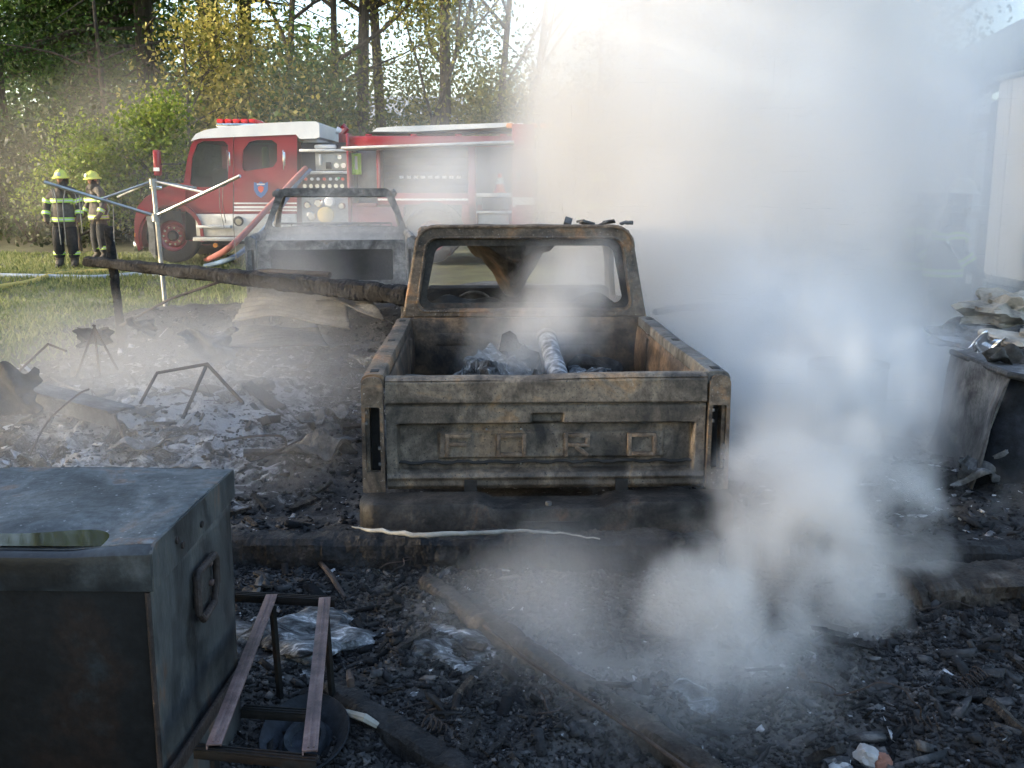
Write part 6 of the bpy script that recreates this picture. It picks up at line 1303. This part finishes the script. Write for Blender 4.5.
# ------------------------------------------------------------------ smoke and steam
class FX:
    """tiny expression builder over geometry nodes"""
    def __init__(s, g, sock): s.g = g; s.s = sock
    def op(s, o, *a, clamp=False):
        n = s.g.nodes.new('ShaderNodeMath'); n.operation = o; n.use_clamp = clamp
        for i, x in enumerate((s,) + a):
            if isinstance(x, FX): s.g.links.new(x.s, n.inputs[i])
            else: n.inputs[i].default_value = x
        return FX(s.g, n.outputs[0])
    def __add__(s, o): return s.op('ADD', o)
    def __sub__(s, o): return s.op('SUBTRACT', o)
    def __mul__(s, o): return s.op('MULTIPLY', o)
def vm(g, o, a, b):
    n = g.nodes.new('ShaderNodeVectorMath'); n.operation = o
    for i, x in enumerate((a, b)):
        if x is None: continue
        if hasattr(x, 'is_linked'): g.links.new(x, n.inputs[i])
        else: n.inputs[i].default_value = x
    return n.outputs['Value'] if o in ('LENGTH', 'DISTANCE', 'DOT_PRODUCT') else n.outputs[0]

def smoke(label, lo, hi, vox, blobs, dens, thr=.25, amp=.9, gain=1.6, nscale=1.0, stretch=(1, 1, .7), color=(.93, .93, .93), warp=.5, seed=0.0, detail=4.0, aniso=.15, hard=1.0, rate=1.0):
    name = 'smoke'
    m = bpy.data.materials.new('smoke'); m.use_nodes = True; t = m.node_tree; t.nodes.clear()
    ou = t.nodes.new('ShaderNodeOutputMaterial'); pv = t.nodes.new('ShaderNodeVolumePrincipled'); t.links.new(pv.outputs[0], ou.inputs['Volume'])
    pv.inputs['Color'].default_value = (*color, 1); pv.inputs['Density'].default_value = dens; pv.inputs['Anisotropy'].default_value = aniso; m.cycles.volume_step_rate = rate
    g = bpy.data.node_groups.new('smoke', 'GeometryNodeTree'); g.interface.new_socket('Geometry', in_out='OUTPUT', socket_type='NodeSocketGeometry')
    N = g.nodes; vc = N.new('GeometryNodeVolumeCube'); ou = N.new('NodeGroupOutput'); sm = N.new('GeometryNodeSetMaterial'); sm.inputs['Material'].default_value = m
    g.links.new(vc.outputs[0], sm.inputs[0]); g.links.new(sm.outputs[0], ou.inputs[0])
    vc.inputs['Min'].default_value = lo; vc.inputs['Max'].default_value = hi
    for a, k in enumerate('XYZ'): vc.inputs['Resolution ' + k].default_value = max(8, int((hi[a] - lo[a]) / vox))
    pos = N.new('GeometryNodeInputPosition').outputs[0]
    so = vm(g, 'ADD', vm(g, 'MULTIPLY', pos, stretch), (seed, seed * 1.7, seed * .6))
    nw = N.new('ShaderNodeTexNoise'); nw.inputs['Scale'].default_value = nscale * .8; nw.inputs['Detail'].default_value = 2; g.links.new(so, nw.inputs['Vector'])
    wv = vm(g, 'MULTIPLY', vm(g, 'SUBTRACT', nw.outputs['Color'], (.5, .5, .5)), (warp, warp, warp))
    pw = vm(g, 'ADD', pos, wv)
    nz = N.new('ShaderNodeTexNoise'); nz.inputs['Scale'].default_value = nscale; nz.inputs['Detail'].default_value = detail; nz.inputs['Roughness'].default_value = .55
    g.links.new(vm(g, 'ADD', so, wv), nz.inputs['Vector']); nz = FX(g, nz.outputs[0])
    tot = None
    for (cx, cy_, cz, rx, ry, rz, w) in blobs:
        l = FX(g, vm(g, 'LENGTH', vm(g, 'MULTIPLY', vm(g, 'SUBTRACT', pw, (cx, cy_, cz)), (1 / rx, 1 / ry, 1 / rz)), None))
        e = (l * l * -1.6).op('EXPONENT') * w
        tot = e if tot is None else tot + e
    tot = tot.op('MINIMUM', 1.25)
    d = ((tot + (nz - .5) * amp - thr) * gain).op('MULTIPLY', 1.0, clamp=True)
    if hard != 1.0: d = d.op('POWER', hard)
    g.links.new(d.s, vc.inputs['Density'])
    bm = bmesh.new(); bmesh.ops.create_cube(bm, size=1); me = bpy.data.meshes.new(name)
    for v in bm.verts: v.co = Vector([(lo[i] + hi[i]) / 2 + v.co[i] * (hi[i] - lo[i]) for i in range(3)])
    bm.to_mesh(me); bm.free(); me.materials.append(m); o = bpy.data.objects.new(name, me); COL.objects.link(o)
    md = o.modifiers.new('smoke', 'NODES'); md.node_group = g
    return tag(o, label, 'smoke', kind='stuff')

def B(px, py, Y, r, w=1.0, ry=None, rz=None):
    p = W(px, py, Y); return (p.x, p.y, p.z, r, ry or r, rz or r, w)
# 1 the great bank of smoke behind and right of the pickup
big = [B(570, 60, 12.2, 1.6, .45), B(560, 150, 12.8, 1.2, .30), B(615, 150, 11.6, 1.2, .55), B(590, -60, 12.2, 1.6, .5), B(700, 300, 9.6, 1.3), B(790, 300, 9.2, 1.3), B(880, 300, 9.5, 1.2), B(720, 190, 10.2, 1.5), B(820, 190, 10.2, 1.5), B(915, 200, 11.0, 1.1), B(700, 80, 10.8, 1.5, 1.2), B(650, 110, 11.4, 1.0, .7), B(575, 120, 12.4, .8, .45), B(535, 175, 13.0, .7, .45), B(690, 315, 8.7, .5, 1.1), B(665, 270, 9.2, .5, .8), B(720, 260, 9.0, .7, .9), B(800, 60, 11, 1.7), B(910, 60, 11.6, 1.6),
       B(620, 210, 11.2, .9, .75), B(580, 190, 12.2, .9, .55), B(660, 30, 11.5, 1.1, 1.2), B(625, 50, 11.9, .8, .8), B(610, -40, 12.0, .9, .7), B(820, -150, 11.5, 2.0), B(940, -120, 12, 1.8), B(720, -140, 11.5, 1.5), B(780, 380, 7.6, .9, .9), B(850, 390, 7.4, .9, .9), B(880, 430, 6.9, .7, .8), B(600, 265, 9.6, .6, .6), B(700, 370, 8.2, .7, .95), B(735, 420, 7.2, .6, .95), B(760, 470, 6.5, .5, .8), B(930, 440, 6.6, .5, .5), B(760, 350, 8.4, .8, .9), B(800, 440, 6.6, .55, .8), B(920, 380, 7.6, .6, .7), B(700, 330, 9.0, .8, .8), B(985, 40, 12.0, .8, .4), B(945, 240, 9.6, .7, .85), B(940, 160, 10.0, .8, .85), B(960, 300, 9.0, .6, .6)]
smoke('thick white smoke bank rising behind the pickup and across the right half', (-2.0, 6.0, 0.0), (7.2, 15.0, 6.2), .13, big, 1.15, thr=.28, amp=1.25, gain=1.3, nscale=1.15, warp=.8, seed=3.1, detail=5, rate=.5, color=(.975, .972, .966))
# 2 the steam column in the right foreground
st = [B(712, 722, 3.5, .16, .75), B(722, 680, 3.65, .20, .85), B(715, 635, 3.85, .24, .9), B(680, 600, 3.95, .22, .95), B(655, 610, 3.95, .15, .75), B(735, 570, 4.1, .30, .9), B(790, 530, 4.4, .36, .95), B(760, 480, 4.8, .34, .85), B(835, 480, 4.9, .44, .9), B(820, 420, 5.5, .5, .85), B(870, 400, 5.9, .5, .8), B(840, 340, 6.5, .6, .8), B(780, 390, 6.0, .45, .7), B(870, 560, 4.5, .34, .75), B(860, 620, 4.2, .26, .62), B(850, 690, 3.8, .22, .55), B(930, 590, 4.6, .26, .5), B(910, 500, 5.0, .36, .65), B(790, 640, 3.9, .30, .42), B(775, 720, 3.6, .3, .36)]
smoke('dense white steam column billowing up in the right foreground', (.25, 2.9, 0.0), (3.3, 7.4, 2.5), .038, st, 3.4, thr=.50, amp=2.7, gain=1.6, nscale=3.6, warp=.30, seed=8.3, detail=6, rate=.25, color=(.90, .89, .875), stretch=(1, 1, .75))
# 3 smoke curling out of the pickup bed and cab
bed = [B(540, 330, 7.3, .34, .7), B(560, 290, 7.7, .36, .75), B(590, 265, 8.0, .34, .6), B(500, 320, 7.5, .3, .5), B(515, 360, 6.5, .4, .45), B(620, 330, 7.2, .4, .45), B(540, 240, 8.0, .3, .4), B(470, 345, 6.8, .3, .4)]
smoke('thin smoke curling out of the pickup bed past the rear window', (-.95, 5.6, .4), (1.2, 8.7, 2.1), .055, bed, 3.0, thr=.28, amp=1.3, gain=1.5, nscale=2.8, warp=.4, seed=5.5)
# 4 bluish smoke over the second truck
s2 = [B(265, 250, 11.3, .45, 1.1), B(310, 245, 11.6, .6, 1.1), B(360, 240, 11.8, .6, 1.1), B(390, 210, 12.6, .7, .6), B(400, 270, 10.4, .6, .6), B(430, 190, 14.5, .9, .6), B(470, 170, 16, 1.0, .6), B(520, 210, 15, .9, .7), B(410, 160, 16.5, .9, .5), B(430, 220, 16, .8, .6), B(350, 205, 13.5, .5, .6), B(300, 270, 10.4, .6, .7)]
smoke('bluish smoke drifting off the second burnt pickup towards the engine', (-4.2, 9.6, .3), (1.2, 17.8, 3.4), .11, s2, .8, thr=.28, amp=.85, gain=1.4, nscale=1.1, warp=.6, seed=1.2, color=(.90, .93, .97))
# 5 low haze over the ash bed
ha = [B(80, 400, 7.2, 1.2, .6, rz=.5), B(200, 360, 8.2, 1.4, .6, rz=.5), B(320, 380, 7.4, .9, .5, rz=.4), B(60, 330, 9.5, 1.2, .45, rz=.5), B(300, 300, 9.5, 1.2, .5, rz=.5), B(120, 450, 5.9, .8, .5, rz=.35), B(300, 460, 6.0, .6, .4, rz=.3)]
smoke('thin grey haze hanging low over the ash bed', (-5.6, 4.9, 0.0), (-.9, 11.6, 1.9), .10, ha, .66, thr=.15, amp=.5, gain=1.2, nscale=1.2, warp=.5, seed=2.2)
# 6 brownish smoke in front of the trees on the left
br = [B(30, 150, 23.2, 2.0, .6), B(100, 150, 23.5, 1.7, .8), B(160, 110, 24.5, 1.8, .6), B(110, 90, 25, 1.6, .5), B(20, 180, 22.5, 1.5, .6), B(50, 210, 21.8, 1.4, .4, rz=.7)]
smoke('brownish smoke drifting in front of the trees behind the firefighters', (-14.5, 20.8, .5), (-5.5, 27, 6.2), .22, br, .06, thr=.22, amp=.6, gain=1.3, nscale=.6, warp=.9, seed=4.4, color=(.74, .70, .64))
# 6b thin bright haze along the whole edge of the wood
hz = [(-8, 24.6, 3.0, 4.5, 1.6, 2.6, .35), (-3, 25.0, 3.5, 4.5, 1.6, 2.8, .8), (2.5, 25.0, 4.0, 4.0, 1.6, 3.0, .8)]
smoke('thin pale haze in front of the wood behind the engine', (-14, 22.8, .5), (7, 27, 8.5), .35, hz, .060, thr=.12, amp=.6, gain=1.3, nscale=.4, warp=1.0, seed=9.4)
# 6c veil between the second truck and the engine
ve = [(-6, 16.5, 1.6, 2.5, 1.6, 1.2, .35), (-3, 16.8, 1.8, 2.5, 1.6, 1.3, .8), (0, 16.8, 2.0, 2.2, 1.6, 1.4, .9)]
smoke('thin pale veil of smoke in front of the fire engine', (-9.5, 14.4, .4), (2.2, 19.4, 4.2), .28, ve, .12, thr=.12, amp=.7, gain=1.3, nscale=.7, warp=.8, seed=7.4, color=(.90, .92, .95))
# 7 wisps over the rubble in the middle foreground
wi = [B(560, 610, 4.0, .30, .6), B(590, 690, 3.6, .26, .6), B(520, 570, 4.4, .3, .3), B(640, 740, 3.4, .3, .6), B(640, 560, 4.5, .3, .3), (0.0, 4.0, .25, 1.3, 1.0, .4, .34), B(700, 690, 3.5, .5, .45, rz=.2), B(800, 690, 3.6, .5, .45, rz=.2)]
smoke('faint wisps of smoke over the black rubble in the middle foreground', (-.9, 2.7, 0.0), (1.9, 5.48, 1.1), .05, wi, 1.3, thr=.22, amp=.8, gain=1.3, nscale=2.2, warp=.3, seed=6.6)
